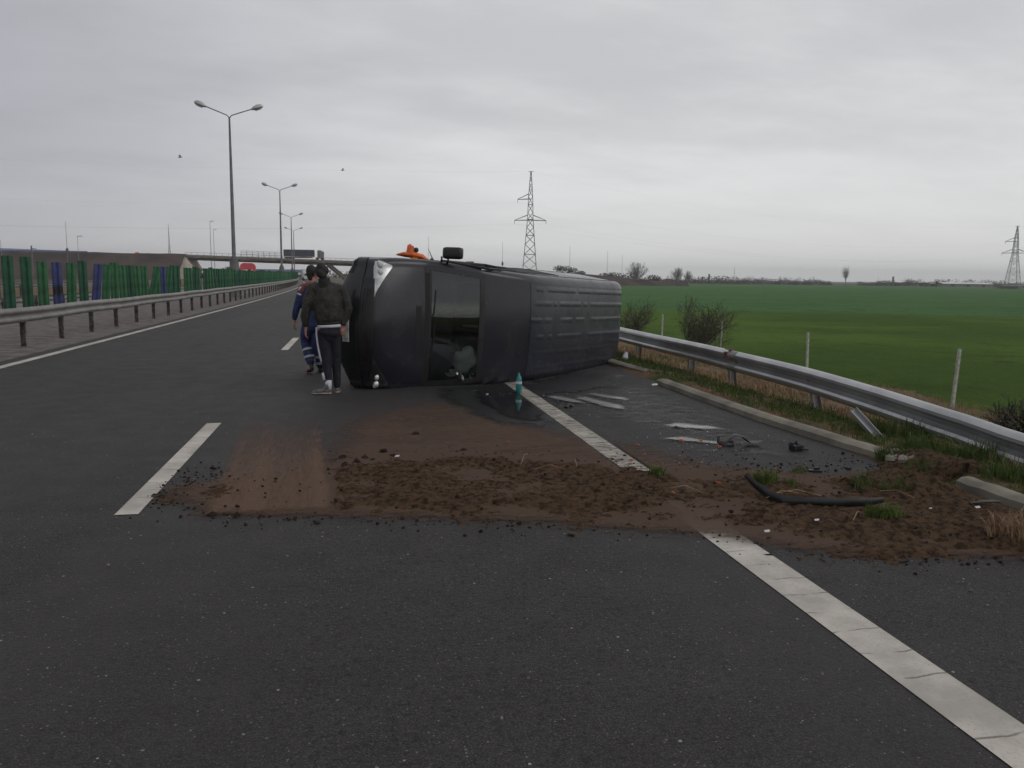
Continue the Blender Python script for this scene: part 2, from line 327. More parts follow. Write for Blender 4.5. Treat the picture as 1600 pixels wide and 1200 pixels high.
# ------------------------------------------------------------------ mesh helpers
def tag(o, label=None, cat=None, group=None, kind=None):
    if label: o['label'] = label
    if cat: o['category'] = cat
    if group: o['group'] = group
    if kind: o['kind'] = kind
    return o
def empty(name, loc=(0, 0, 0), rz=0):
    o = bpy.data.objects.new(name, None); C.objects.link(o); o.location = loc; o.rotation_euler = (0, 0, rz); o.empty_display_size = .1
    return o
class MB:
    def __init__(s): s.v = []; s.f = []; s.mi = []
    def face(s, vs, m=0):
        n = len(s.v); s.v += [tuple(p) for p in vs]; s.f.append(tuple(range(n, n+len(vs)))); s.mi.append(m)
    def box(s, c, d, m=0, rot=None, taper=1.0):
        n = len(s.v); hx, hy, hz = d[0]/2, d[1]/2, d[2]/2
        for z in (-1, 1):
            t = taper if z > 0 else 1
            for x, y in ((-1, -1), (1, -1), (1, 1), (-1, 1)):
                p = Vector((x*hx*t, y*hy*t, z*hz))
                if rot is not None: p = rot @ p
                s.v.append((p.x+c[0], p.y+c[1], p.z+c[2]))
        for q in ((3, 2, 1, 0), (4, 5, 6, 7), (0, 1, 5, 4), (1, 2, 6, 5), (2, 3, 7, 6), (3, 0, 4, 7)):
            s.f.append(tuple(n+i for i in q)); s.mi.append(m)
        return s
    def tube(s, pts, rad, seg=8, m=0, flat=None, cap=True, up=None):
        """pts: polyline; rad: number or list; flat: (sx, sy) section scale"""
        P = [Vector(p) for p in pts]; n = len(P)
        rad = [rad]*n if not hasattr(rad, '__len__') else rad
        base = len(s.v); prev = None
        for i in range(n):
            t = (P[min(i+1, n-1)]-P[max(i-1, 0)]).normalized()
            if prev is None:
                a = Vector(up) if up else (Vector((0, 0, 1)) if abs(t.z) < .9 else Vector((0, 1, 0)))
                x = t.cross(a).normalized()
            else: x = (prev - t*prev.dot(t)).normalized()
            prev = x; y = x.cross(t)
            fx, fy = flat if flat else (1, 1)
            r = rad[i]; rx, ry = (r if hasattr(r, '__len__') else (r, r))
            for j in range(seg):
                a = 2*math.pi*j/seg
                s.v.append(tuple(P[i] + x*math.cos(a)*rx*fx + y*math.sin(a)*ry*fy))
        for i in range(n-1):
            for j in range(seg):
                a = base+i*seg+j; b = base+i*seg+(j+1) % seg
                s.f.append((a, b, b+seg, a+seg)); s.mi.append(m)
        if cap:
            s.f.append(tuple(base+j for j in range(seg))[::-1]); s.mi.append(m)
            s.f.append(tuple(base+(n-1)*seg+j for j in range(seg))); s.mi.append(m)
        return s
    def ball(s, c, r, seg=10, m=0, noise=0, rnd=None):
        base = len(s.v); rings = max(4, seg//2+1); r = r if hasattr(r, '__len__') else (r, r, r)
        for i in range(rings+1):
            th = math.pi*i/rings
            for j in range(seg):
                a = 2*math.pi*j/seg; q = 1+(rnd.uniform(-noise, noise) if rnd else 0)
                s.v.append((c[0]+r[0]*math.sin(th)*math.cos(a)*q, c[1]+r[1]*math.sin(th)*math.sin(a)*q, c[2]+r[2]*math.cos(th)*q))
        for i in range(rings):
            for j in range(seg):
                a = base+i*seg+j; b = base+i*seg+(j+1) % seg
                s.f.append((a, a+seg, b+seg, b)); s.mi.append(m)
        return s
    def extrude(s, prof, path, m=0, closed=True):
        """sweep a list of (offset, z) sections along path of (point, side-vector, z-scale)"""
        base = len(s.v); n = len(prof)
        for p, side in path:
            for a, z in prof: s.v.append((p[0]+side[0]*a, p[1]+side[1]*a, p[2]+z))
        for i in range(len(path)-1):
            for j in range(n if closed else n-1):
                a = base+i*n+j; b = base+i*n+(j+1) % n
                s.f.append((a, b, b+n, a+n)); s.mi.append(m)
        if closed:
            s.f.append(tuple(base+j for j in range(n))[::-1]); s.mi.append(m); s.f.append(tuple(base+(len(path)-1)*n+j for j in range(n))); s.mi.append(m)
        return s
    def build(s, name, mats, parent=None, smooth=False, bevel=0, recalc=False, autosmooth=None):
        me = bpy.data.meshes.new(name); me.from_pydata(s.v, [], s.f); me.update()
        mats = mats if isinstance(mats, (list, tuple)) else [mats]
        for mm in mats: me.materials.append(mm)
        if len(mats) > 1: me.polygons.foreach_set('material_index', s.mi)
        if recalc or bevel:
            bm = bmesh.new(); bm.from_mesh(me)
            bmesh.ops.remove_doubles(bm, verts=bm.verts, dist=1e-5)
            bmesh.ops.recalc_face_normals(bm, faces=bm.faces)
            if bevel: bmesh.ops.bevel(bm, geom=[e for e in bm.edges if e.is_manifold and e.calc_face_angle(0) > .6], offset=bevel, segments=2, affect='EDGES', profile=.6)
            bm.to_mesh(me); bm.free()
        if smooth: me.polygons.foreach_set('use_smooth', [True]*len(me.polygons))
        o = bpy.data.objects.new(name, me); C.objects.link(o)
        if parent: o.parent = parent
        if autosmooth: me.set_sharp_from_angle(angle=R(autosmooth))
        return o
def blend(name, mats, parent, tubes, voxel=.008, smooth=4, balls=(), keep=None):
    """one continuous skin out of overlapping tapering volumes (voxel remesh + smoothing)"""
    mb = MB()
    for t in tubes:
        mb.tube(t[0], t[1], 14, 0, None, True, t[2] if len(t) > 2 else None)
        for p, r in ((t[0][0], t[1][0]), (t[0][-1], t[1][-1])):
            rr = min(r) if hasattr(r, '__len__') else r
            mb.ball(p, rr*.98, 12)
    for c, r in balls: mb.ball(c, r, 14)
    o = mb.build(name, mats, parent)
    md = o.modifiers.new('r', 'REMESH'); md.mode = 'VOXEL'; md.voxel_size = voxel; md.use_smooth_shade = True
    sm = o.modifiers.new('s', 'SMOOTH'); sm.factor = .5; sm.iterations = smooth
    dg = bpy.context.evaluated_depsgraph_get(); dg.update()
    me = bpy.data.meshes.new_from_object(o.evaluated_get(dg)); o.modifiers.clear(); old = o.data; o.data = me; bpy.data.meshes.remove(old); me.name = name
    if keep:
        bm = bmesh.new(); bm.from_mesh(me); bmesh.ops.delete(bm, geom=[v for v in bm.verts if not keep(v.co)], context='VERTS'); bm.to_mesh(me); bm.free()
    me.polygons.foreach_set('use_smooth', [True]*len(me.polygons))
    return o
def copy_tree(o, parent=None):
    c = o.copy(); C.objects.link(c)
    if parent: c.parent = parent
    for ch in list(o.children): copy_tree(ch, c)
    return c
def vnoise(X, Y, sc, seed=0):
    x = X*sc; y = Y*sc; xi = np.floor(x).astype(int); yi = np.floor(y).astype(int); fx = x-xi; fy = y-yi
    fx = fx*fx*(3-2*fx); fy = fy*fy*(3-2*fy)
    def hsh(a, b):
        n = (a*374761393 + b*668265263 + seed*1442695041) & 0x7fffffff
        n = ((n ^ (n >> 13))*1274126177) & 0x7fffffff
        return ((n ^ (n >> 16)) & 0xffff)/65535.
    return (hsh(xi, yi)*(1-fx)+hsh(xi+1, yi)*fx)*(1-fy)+(hsh(xi, yi+1)*(1-fx)+hsh(xi+1, yi+1)*fx)*fy
def fbm(X, Y, sc, o=4, seed=0):
    t = 0; a = .5; tot = 0
    for i in range(o): t = t+a*vnoise(X, Y, sc*2**i, seed+i*7); tot += a; a *= .5
    return t/tot
def poly_sd(X, Y, poly):
    """signed distance, positive inside"""
    d = np.full(X.shape, 1e9); ins = np.zeros(X.shape, bool); n = len(poly)
    for i in range(n):
        x0, y0 = poly[i]; x1, y1 = poly[(i+1) % n]; ex, ey = x1-x0, y1-y0
        t = np.clip(((X-x0)*ex+(Y-y0)*ey)/(ex*ex+ey*ey+1e-12), 0, 1)
        d = np.minimum(d, np.hypot(X-x0-t*ex, Y-y0-t*ey))
        cnd = ((y0 > Y) != (y1 > Y)); xx = x0+(Y-y0)*ex/(ey if abs(ey) > 1e-9 else 1e-9)
        ins ^= cnd & (X < xx)
    return np.where(ins, d, -d)
def grid_obj(name, xs, ys, Z, mat, attr=None, drop=None):
    nx, ny = len(xs), len(ys); X, Y = np.meshgrid(xs, ys)
    co = np.stack([X, Y, Z], -1).reshape(-1, 3)
    i = np.arange(nx-1); j = np.arange(ny-1); I, J = np.meshgrid(i, j); a = (J*nx+I).ravel()
    F = np.stack([a, a+1, a+nx+1, a+nx], -1)
    if drop is not None:
        kk = drop.ravel(); F = F[~(kk[F].all(1))]
    used = np.unique(F); remap = np.full(len(co), -1); remap[used] = np.arange(len(used)); co = co[used]; F = remap[F]
    me = bpy.data.meshes.new(name); me.from_pydata(co.tolist(), [], F.tolist()); me.update(); me.materials.append(mat)
    me.polygons.foreach_set('use_smooth', [True]*len(me.polygons))
    if attr is not None:
        at = me.attributes.new('cover', 'FLOAT', 'POINT'); at.data.foreach_set('value', attr.ravel()[used].astype(np.float32))
    o = bpy.data.objects.new(name, me); C.objects.link(o); return o

def curve(Y): return -max(0.0, Y-30)**2/4200.0 if Y < 420 else -36.2-(Y-420)*.185
def az(px): return math.atan((px-800)/FPX)+YAW          # bearing of a column of the view
def farX(px, Y): return Y*math.tan(az(px))
def horizon(px): return 430+(px-557)*math.tan(ROLL)
def farZ(px, py, Y):                                     # height of a far point seen at that row
    X = farX(px, Y); D = math.hypot(X, Y)*math.cos(az(px)-YAW)
    return H-(py-horizon(px))*D*.985/FPX

# ------------------------------------------------------------------ setting
def terr(X, Y):
    Xc = X-curve(Y)
    pts = [(-4000, -.9), (-60, -.9), (-24, -.5), (-21, -.12), (-11.8, -.10), (-11.2, -.06), (-9, -.10), (-7, -.06), (-6.2, -.03), (-5.9, -.03), (4.5, -.03), (4.68, .03), (4.8, .075), (5.3, .055), (5.7, -.03), (6.4, -.22), (7.5, -.45), (10.5, -.95), (12, -1.03), (15, -1.06), (4000, -1.06)]
    return np.interp(Xc, [p[0] for p in pts], [p[1] for p in pts])
xs = np.array(sorted(set([-3000, -1500, -800, -400, -250, -160, -110, -80, -60, -45, -35, -24, -21, -16, -11.8, -11.2, -9, -7.5, -6.2, -5.9] + list(np.arange(4.5, 8, .1)) + list(np.arange(8, 16, .35)) + [18, 22, 30, 45, 70, 110, 180, 300, 500, 900, 1600, 3000])))
ys = np.array([-3000, -1500, -600, -250, -120, -60, -30, -15, -8, -4, -2] + list(np.arange(0, 24, .2)) + list(np.arange(24, 60, 2)) + list(np.arange(60, 240, 8)) + [260, 300, 360, 420, 520, 700, 1000, 1600, 3000])
XX, YY = np.meshgrid(xs, ys); ZZ = np.zeros_like(XX); XS = XX.copy()
for j, yv in enumerate(ys):
    cvv = curve(yv)
    XS[j] = XX[j]+cvv*np.clip(1-np.abs(XX[j])/400, 0, 1)
    ZZ[j] = terr(XX[j], 0)
bump = (fbm(XX, YY, 2.2, 4, 3)-.5)*.12*((XX > 4.8) & (XX < 16) & (YY > 0) & (YY < 24))
ZZ = ZZ+bump*np.clip((XX-4.7)/1.0, 0, 1)
me_o = grid_obj('ground', xs, ys, ZZ, MAT['ground'])
co = np.stack([XS, YY, ZZ], -1).reshape(-1, 3); me_o.data.vertices.foreach_set('co', co.ravel().astype(np.float32)); me_o.data.update()
tag(me_o, kind='structure')

def strip(name, xa, xb, y0, y1, z, mat, step=4.0, parent=None, kind='structure', thick=0):
    mb = MB(); n = max(1, int((y1-y0)/step)); Ys = [y0+(y1-y0)*i/n for i in range(n+1)]
    for i in range(n):
        a, b = Ys[i], Ys[i+1]; ca, cb = curve(a), curve(b)
        mb.face([(xa+ca, a, z), (xb+ca, a, z), (xb+cb, b, z), (xa+cb, b, z)])
    o = mb.build(name, mat, parent, recalc=True)
    if kind: tag(o, kind=kind)
    return o
def strips(name, segs, z, mat):
    mb = MB()
    for xa, xb, y0, y1 in segs:
        n = max(1, int((y1-y0)/4.0)); Ys = [y0+(y1-y0)*i/n for i in range(n+1)]
        for i in range(n):
            a, b = Ys[i], Ys[i+1]; ca, cb = curve(a), curve(b)
            mb.face([(xa+ca, a, z), (xb+ca, a, z), (xb+cb, b, z), (xa+cb, b, z)])
    return tag(mb.build(name, mat, recalc=True), kind='structure')
strip('road', -6.25, 4.70, -14, 420, 0, MAT['asphalt'])
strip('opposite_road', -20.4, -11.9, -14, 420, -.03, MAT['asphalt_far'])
strip('median_strip', -11.2, -6.25, -14, 420, -.008, MAT['median'])
strips('left_edge_marking', [(-5.95, -5.78, -12, 410)], .004, MAT['paint'])
dashes = [(-1.60, -1.45, 5.55+12.05*i, 5.55+12.05*i+3.38) for i in range(-1, 28)]
strips('lane_dash_marking', dashes, .004, MAT['paint'])
strips('right_edge_marking', [(2.12, 2.37, -12, 4.95)], .004, MAT['paint'])
strips('worn_edge_marking', [(2.19, 2.41, 4.95, 12.6)], .004, MAT['paint_worn'])
strips('far_edge_marking', [(2.19, 2.41, 12.6, 410)], .004, MAT['paint'])
strips('opposite_markings', [(-12.35, -12.2, -12, 400), (-20.0, -19.85, -12, 400)], -.026, MAT['paint'])

# the green crop: its near edge wavers along the fence
nx = 90; fx = np.concatenate([np.linspace(0, 6, 20), np.linspace(8, 400, nx)]); fy = np.concatenate([np.linspace(-40, 80, 90), np.linspace(90, 470, 40)])
FX, FY = np.meshgrid(fx, fy)
edge = 12.9+(fbm(FY, FY*0+3, .35, 3, 5)-.5)*2.4
fz = -1.03+np.clip(FX/1.2, 0, 1)*.09+(fbm(FX*1.0, FY, .5, 4, 9)-.5)*.10*np.clip(FX/3, 0, 1)
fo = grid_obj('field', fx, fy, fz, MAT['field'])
fo.data.vertices.foreach_set('co', np.stack([FX+edge, FY, fz], -1).reshape(-1).astype(np.float32)); fo.data.update(); tag(fo, kind='structure')

# pale gravelly drain below the guardrail
sx_, sy_ = np.meshgrid(np.arange(5.4, 6.9, .05), np.arange(2, 13, .08))
cen = 6.05+(fbm(sy_, sy_*0, .5, 3, 2)-.5)*.5; wd = .28+.22*fbm(sy_, sy_*0+4, .9, 3, 8)
cov = np.clip(1.2-np.abs(sx_-cen)/wd, 0, 1)*np.clip((9.3-sy_)*1.5, 0, 1)+np.clip(1.1-np.hypot((sx_-6.05)/.3, (sy_-11.5)/.7), 0, 1)
sz_ = np.interp(sx_, [4.8, 5.3, 5.7, 6.4, 7.5], [.075, .055, -.03, -.22, -.45])+.03
MAT['sand'] = film_mat('pale_gravel', (.34, .28, .20), .95, 'cover', 18, 1.0, col2=(.20, .16, .11), hard=.2)
tag(grid_obj('gravel_drain', np.arange(5.4, 6.9, .05), np.arange(2, 13, .08), sz_, MAT['sand'], cov), kind='structure')

# ------------------------------------------------------------------ kerb
def kerb_run(name, pts, label, z1=.09):
    mb = MB(); path = []
    dense = []
    for a, b in zip(pts[:-1], pts[1:]):
        n = max(2, int(math.hypot(b[0]-a[0], b[1]-a[1])/.12))
        for i in range(n): dense.append((a[0]+(b[0]-a[0])*i/n, a[1]+(b[1]-a[1])*i/n))
    dense.append(pts[-1]); rnd = random.Random(len(pts)+int(pts[0][1]*10))
    for i, p in enumerate(dense):
        a = dense[max(0, i-1)]; b = dense[min(len(dense)-1, i+1)]; t = Vector((b[0]-a[0], b[1]-a[1], 0)).normalized(); sd_ = (t.y, -t.x, 0)
        e = min(i, len(dense)-1-i); rough = .008 if e < 3 else .0012
        path.append(((p[0]+rnd.uniform(-rough, rough)+(.002 if i % 9 == 4 else 0), p[1], rnd.uniform(-rough, rough*.4)-(.005 if i % 9 == 4 else 0)), sd_))
    prof = [(0, -.08), (0, .06), (.015, z1-.025), (.045, z1-.004), (.10, z1), (.15, z1-.008), (.175, z1-.04), (.18, -.08)]
    o = mb.extrude(prof, path).build(name, MAT['conc'], None, smooth=True, recalc=True, autosmooth=50)
    return tag(o, label, 'kerb', 'concrete kerb lengths along the hard shoulder')
kerb_run('kerb', [(4.56, 1.0), (4.60, 3.0), (4.60, 5.35)], 'nearest length of grey concrete kerb, ending in loose soil below the guardrail')
kerb_run('kerb', [(4.62, 6.30), (4.49, 8.3), (4.48, 9.75), (4.50, 11.55)], 'long middle length of concrete kerb with a crumbled end beside the black debris')
kerb_run('kerb', [(4.98, 12.1), (4.72, 12.75), (4.62, 14.0), (4.60, 18), (4.60, 60)], 'far length of concrete kerb bending out towards the grass just in front of the van rear')
mb = MB(); rnd = random.Random(3)
for i in range(12):
    mb.ball((4.68+rnd.uniform(-.12, .2), 6.15+rnd.uniform(-.2, .2), .05+rnd.uniform(-.03, .04)), [rnd.uniform(.02, .06) for _ in range(3)], 7, noise=.25, rnd=rnd)
tag(mb.build('kerb_rubble', MAT['conc'], recalc=True), 'broken concrete rubble at the crumbled end of the middle kerb length', 'rubble', kind='stuff')

# ------------------------------------------------------------------ guardrails
WP = [(0, .155), (-.02, .153), (-.045, .14), (-.078, .105), (-.082, .075), (-.065, .045), (-.02, .015), (-.012, -.015), (-.065, -.045), (-.082, -.075), (-.078, -.105), (-.045, -.14), (-.02, -.153), (0, -.155)]
WB = [(a+.006, z*.97) for a, z in WP[::-1]]
def beam(path, sgn=1):
    mb = MB(); prof = [(a*sgn, z) for a, z in WP+WB]
    return mb.extrude(prof, path)
def cpost(mb, x, y, z0, z1, wx=.10, wy=.055, rot=0, tilt=(0, 0)):
    # open channel: web and two flanges
    q = Matrix.Rotation(rot, 3, 'Z') @ Matrix.Rotation(tilt[0], 3, 'X') @ Matrix.Rotation(tilt[1], 3, 'Y')
    h = z1-z0
    for dx, dy, sx_, sy_ in ((0, wy/2, wx, .006), (-wx/2+.003, 0, .0061, wy), (wx/2-.003, 0, .0062, wy)):
        c = q @ Vector((dx, dy, h/2)); mb.box((x+c.x, y+c.y, z0+c.z), (sx_, sy_, h), rot=q)
    return mb
root = empty('guardrail', (5.6, 9, 0))
tag(root, 'galvanised steel guardrail on the right verge, sagging towards the foreground', 'guardrail')
ctl = [(0, .16, 5.62), (3.5, .17, 5.66), (5.78, .155, 5.60), (6.5, .215, 5.60), (7.47, .28, 5.62), (8.9, .35, 5.60), (11.8, .395, 5.58), (16.4, .40, 5.58), (20, .52, 5.60), (26, .60, 5.6), (60, .62, 5.6)]
Yp = np.concatenate([np.arange(0, 26, .25), np.arange(26, 61, 2.)])
zc = np.interp(Yp, [c[0] for c in ctl], [c[1] for c in ctl]); xc = np.interp(Yp, [c[0] for c in ctl], [c[2] for c in ctl])
ker = np.array([.25, .5, .25])
for _ in range(6): zc[1:-1] = np.convolve(zc, ker, 'valid'); xc[1:-1] = np.convolve(xc, ker, 'valid')
dn = np.sin(Yp*2.1)*.006+np.exp(-((Yp-6.4)/.35)**2)*.035-np.exp(-((Yp-5.2)/.4)**2)*.02
path = [((float(x+d+curve(y)), float(y), float(z)), (1, 0, 0)) for x, y, z, d in zip(xc, Yp, zc, dn)]
o = beam(path).build('beam', MAT['galv'], root, smooth=True, recalc=True, autosmooth=24); o.matrix_parent_inverse = Matrix.Translation((-5.6, -9, 0))
for yy in (6.35, 11.25, 15.3):
    mb = MB()                      # lap joints: a second skin and bolt heads
    sel = [(p, s_) for p, s_ in path if yy-.3 < p[1] < yy+.05]
    if len(sel) >= 2: mb.extrude([(a-.006, z) for a, z in WP]+[(a-.001, z) for a, z in WP[::-1]], sel)
    o = mb.build('lap_joint', MAT['galv_dull'], root, recalc=True); o.matrix_parent_inverse = Matrix.Translation((-5.6, -9, 0))
for y in (3.2, 8.92, 11.3, 12.95, 15.6, 18.2, 20.8, 23.4, 26, 28.6, 31.2, 35, 39, 43, 47, 51, 55):
    zt = float(np.interp(y, Yp, zc))+.10; tl = R(18) if y == 8.92 else (R(6) if y == 11.3 else 0)
    o = cpost(MB(), 5.68+curve(y), y, -.25, zt, .11, .06, R(90)*0, (-tl, R(-4) if tl else 0)).build('post', MAT['galv_dull'], root); o.matrix_parent_inverse = Matrix.Translation((-5.6, -9, 0))
mb = MB(); mb.box((5.50, 11.28, .47), (.03, .09, .09)); mb.box((5.56, 11.26, .553), (.12, .12, .008))
o = mb.build('reflector', MAT['maroon'], root, bevel=.003); o.matrix_parent_inverse = Matrix.Translation((-5.6, -9, 0)); o['label'] = 'small red reflector clipped on the beam'

def left_rail(name, x0, label, y0, y1, zc0=.69, face=-1, dy=2.27, maxposts=96):
    root = empty(name, (x0, y0, 0)); tag(root, label, 'guardrail'); inv = Matrix.Translation((-x0, -y0, 0))
    ys_ = np.concatenate([np.arange(y0, 60, .5), np.arange(60, y1, 3.)])
    path = [((x0+curve(y)+.01*math.sin(y*1.3), float(y), zc0+.008*math.sin(y*.9)+(.06*min(1, max(0, (y-30)/60)))), (1, 0, 0)) for y in ys_]
    o = beam(path, face).build('beam', MAT['galv_dull'], root, smooth=True, recalc=True, autosmooth=40); o.matrix_parent_inverse = inv
    y = y0+.6; n = 0
    while y < y1-1 and n < maxposts:
        o = cpost(MB(), x0-face*(-.09)+curve(y), y, -.12, zc0+.12, .11, .06).build('post', MAT['post_dark'], root); o.matrix_parent_inverse = inv
        y += dy; n += 1
    return root
left_rail('guardrail', -6.95, 'long galvanised guardrail along the left lane, in front of the green and blue panels', 6.9, 225)
left_rail('guardrail', -10.9, 'second median guardrail glimpsed between the green and blue panels', 14, 215, .62, 1, 2.6)
left_rail('guardrail', -20.9, 'outermost guardrail across the opposite carriageway, glimpsed between the panels', 30, 250, .62, 1, 3.2)

# anti-glare panels
scr = empty('glare_screen', (-7.25, 18.6, 0)); tag(scr, 'row of upright green and blue anti-glare panels standing behind the left guardrail', 'glare screen')
def panel_mesh(hh, wid=.225):
    bm = MB(); n = 8; rows = [0, .03, .5, .93, .975, 1.0]
    prof = [(wid*(i/n-.5), .018*math.cos(i/n*math.pi*4)) for i in range(n+1)]
    base = 0
    for side in (0, 1):
        st = len(bm.v)
        for rr in rows:
            for i, (a, b) in enumerate(prof):
                e = abs(i/n-.5)*2; top = rr*hh-(.012*hh*e**6 if rr > .99 else 0)
                sc_ = .82 if rr == 0 else 1
                bm.v.append((a*sc_, b+(.012 if side else 0), top))
        for r_ in range(len(rows)-1):
            for i in range(n):
                q = st+r_*(n+1)+i; f = (q, q+1, q+n+2, q+n+1); bm.f.append(f if side == 0 else f[::-1]); bm.mi.append(0)
    m_ = len(rows)*(n+1)
    for r_ in range(len(rows)-1):
        for i in (0, n):
            q = r_*(n+1)+i; bm.f.append((q, q+n+1, q+n+1+m_, q+m_)); bm.mi.append(0)
    for i in range(n):
        q = (len(rows)-1)*(n+1)+i; bm.f.append((q, q+1, q+1+m_, q+m_)); bm.mi.append(0)
    # clamp foot on the rail
    bm.box((0, .006, -.03), (.10, .05, .10)); return bm
PM = {}
def pmesh(hh, mt):
    if (hh, mt) not in PM:
        o = panel_mesh(hh).build('panel', MAT[mt], scr, smooth=True, recalc=True, autosmooth=45); PM[(hh, mt)] = o.data; return o
    o = bpy.data.objects.new('panel', PM[(hh, mt)]); C.objects.link(o); o.parent = scr; return o
seq = {0: ('p_dark', 1.14, 0), 1: ('p_dark', 1.14, 0), 2: ('p_green', 1.05, 0), 3: ('p_blue', 1.05, 0), 4: ('p_green', 1.05, -2), 5: ('p_dark', 1.12, 0), 6: ('p_blue', 1.05, -6), 7: ('p_green', 1.05, -5),
       13: ('p_green', 1.05, -12), 15: ('p_blue', 1.05, 0), 17: ('p_dark', 1.12, 0), 18: ('p_dark', 1.12, 0)}
skip = {19, 24}
rnd = random.Random(11); y = 16.7; idx = -2; cnt = 0; rest = MB()
while y < 215:
    if idx in seq: mt, hh, lean = seq[idx]
    else:
        mt = rnd.choice(['p_green', 'p_green', 'p_dark']); hh = rnd.choice([1.05, 1.05, 1.12, .98]); lean = rnd.gauss(0, 2.0)
    hs = 1.0+min(.10, max(0, (y-30)/500))
    if idx not in skip:
        x = -7.18+curve(y)+rnd.uniform(-.015, .015); z0 = .775+(.06*min(1, max(0, (y-30)/60)))
        if cnt < 99:
            o = pmesh(hh, mt); o.matrix_parent_inverse = Matrix.Translation((7.25, -18.6, 0))
            o.location = (x, y, z0); o.rotation_euler = (R(rnd.gauss(0, 1)), R(-lean), R(rnd.gauss(6, 5))); cnt += 1
            if mt == 'p_blue':
                o['label'] = 'blue panel with a black scorch' if idx == 3 else 'blue panel'
                if idx == 3: o.data = o.data.copy(); o.data.materials[0] = MAT['p_scorch']
        else: rest.box((x, y, z0+hh*hs/2), (.28, .03, hh*hs))
    y += .95 if idx < 8 else (.88 if y < 40 else 1.0); idx += 1
o = rest.build('panel', MAT['p_dark'], scr); o.matrix_parent_inverse = Matrix.Translation((7.25, -18.6, 0)); o['kind'] = 'stuff'

# ------------------------------------------------------------------ street lamps
def street_lamp():
    root = empty('street_lamp'); 
    MB().tube([(0, 0, 0), (0, 0, 2.3), (0, 0, 2.6)], [.42, .30, .16], 12).build('foundation', MAT['conc_grey'], root, smooth=True, autosmooth=40)
    MB().tube([(0, 0, 2.4), (0, 0, 6), (0, 0, 11.3)], [.135, .115, .06], 12).build('pole', MAT['pole'], root, smooth=True, autosmooth=40)
    for s in (-1, 1):
        MB().tube([(0, 0, 11.25), (s*.15, 0, 11.42), (s*.9, 0, 11.68), (s*1.55, 0, 11.90)], .033, 8).build('arm', MAT['pole'], root, smooth=True)
        q = Matrix.Rotation(R(-16*s), 3, 'Y'); mb = MB()
        pts = [(s*1.45, 0, 11.86), (s*1.6, 0, 11.93), (s*1.85, 0, 12.02), (s*2.1, 0, 12.09), (s*2.22, 0, 12.10)]
        mb.tube(pts, [(.05, .06), (.12, .09), (.17, .11), (.14, .08), (.03, .02)], 12, up=(0, 1, 0))
        h = mb.build('lamp_head', MAT['galv'], root, smooth=True)
        MB().tube([(s*1.68, 0, 11.86), (s*2.08, 0, 11.99)], [(.10, .03), (.09, .03)], 10, up=(0, 1, 0)).build('lamp_glass', MAT['reflector'], h, smooth=True)
    return root
L0 = street_lamp()
for i, (Y, X, lab) in enumerate([(59, -8.35, 'nearest and tallest-looking twin-armed street lamp rising behind the green panels'),
                                 (108, -9.45, 'second twin-armed street lamp along the median, left of the dark trailer on the bridge'),
                                 (158, -11.9, 'third twin-armed street lamp, in front of the dark trailer on the bridge'),
                                 (206, -15.0, 'fourth and farthest twin-armed street lamp beside the dark trailer')]):
    o = L0 if i == 0 else copy_tree(L0); o.location = (X, Y, 0); o.scale = (1, 1, 1.075); tag(o, lab, 'street lamp', 'twin-armed street lamps on the median'); o.rotation_euler = (0, 0, R([3, -2, -4, -6][i]))
# far single lamps and slim masts
def mast(name, px, ytop, ybase, Y, label, cat, lamp=False, lattice=False, r=.09, bulb=False):
    X = farX(px, Y); z1 = farZ(px, ytop, Y); root = empty(name, (X, Y, 0)); tag(root, label, cat, 'slim masts and poles on the skyline')
    mb = MB()
    if lattice:
        for s in (-1, 1):
            for t in (-1, 1): mb.tube([(s*.9, t*.9, -1), (s*.15, t*.15, z1*.6), (0, 0, z1)], [.09, .06, .04], 4)
        for i in range(12):
            a = i/12; b = (i+1)/12; wa = .9-.75*a; wb = .9-.75*b
            mb.tube([(-wa, 0, z1*.6*a), (wb, 0, z1*.6*b)], .05, 4)
    else: mb.tube([(0, 0, -1), (0, 0, z1)], [r, r*.55], 6)
    mb.build('pole', MAT['mast'], root)
    if lamp: MB().tube([(-.1, 0, z1), (.5, 0, z1+.15), (1.4, 0, z1+.1)], [.07, .12, .10], 6).build('lamp_head', MAT['mast'], root)
    if bulb: MB().ball((0, 0, farZ(px, ybase-6, Y)), (.45, .45, .9), 8).build('equipment_box', MAT['post_dark'], root)
    return root
mast('mast', 9, 375, 393, 260, 'short thin pole at the far left edge of the skyline', 'mast')
mast('mast', 111, 347, 398, 260, 'tall slim mast with a dark box at its foot, above the left earth ramp', 'mast', bulb=True)
mast('far_lamp', 128, 370, 398, 265, 'short single street lamp just right of the slim boxed mast', 'street lamp', lamp=True)
mast('lattice_mast', 269, 350, 400, 340, 'pale lattice mast above the left end of the overpass', 'mast', lattice=True)
mast('far_lamp', 333, 347, 402, 340, 'taller of two single lamps above the overpass deck', 'street lamp', lamp=True, r=.14)
mast('far_lamp', 338, 360, 402, 380, 'lower of two single lamps above the overpass deck', 'street lamp', lamp=True, r=.14)
mast('mast', 669, 370, 405, 330, 'thin mast rising behind the orange object on the van', 'mast')
mast('mast', 783, 378, 418, 330, 'thin mast left of the lattice pylon, with a box at its foot', 'mast', bulb=True)
mast('mast', 887, 384, 425, 360, 'thin pole on the brown bank just right of the lattice pylon', 'mast')
mast('mast', 945, 392, 432, 360, 'thin pole above the brown bank, second from the van rear', 'mast')
mast('mast', 968, 398, 434, 380, 'short thin pole above the brown bank, nearest the bare round tree', 'mast')
mast('mast', 1142, 417, 437, 430, 'faint thin pole above the far tree line between the chimneys and the lone tree', 'mast', r=.12)
mast('mast', 1365, 432, 446, 470, 'stubby pole above the far tree line right of the lone tree', 'mast', r=.1)
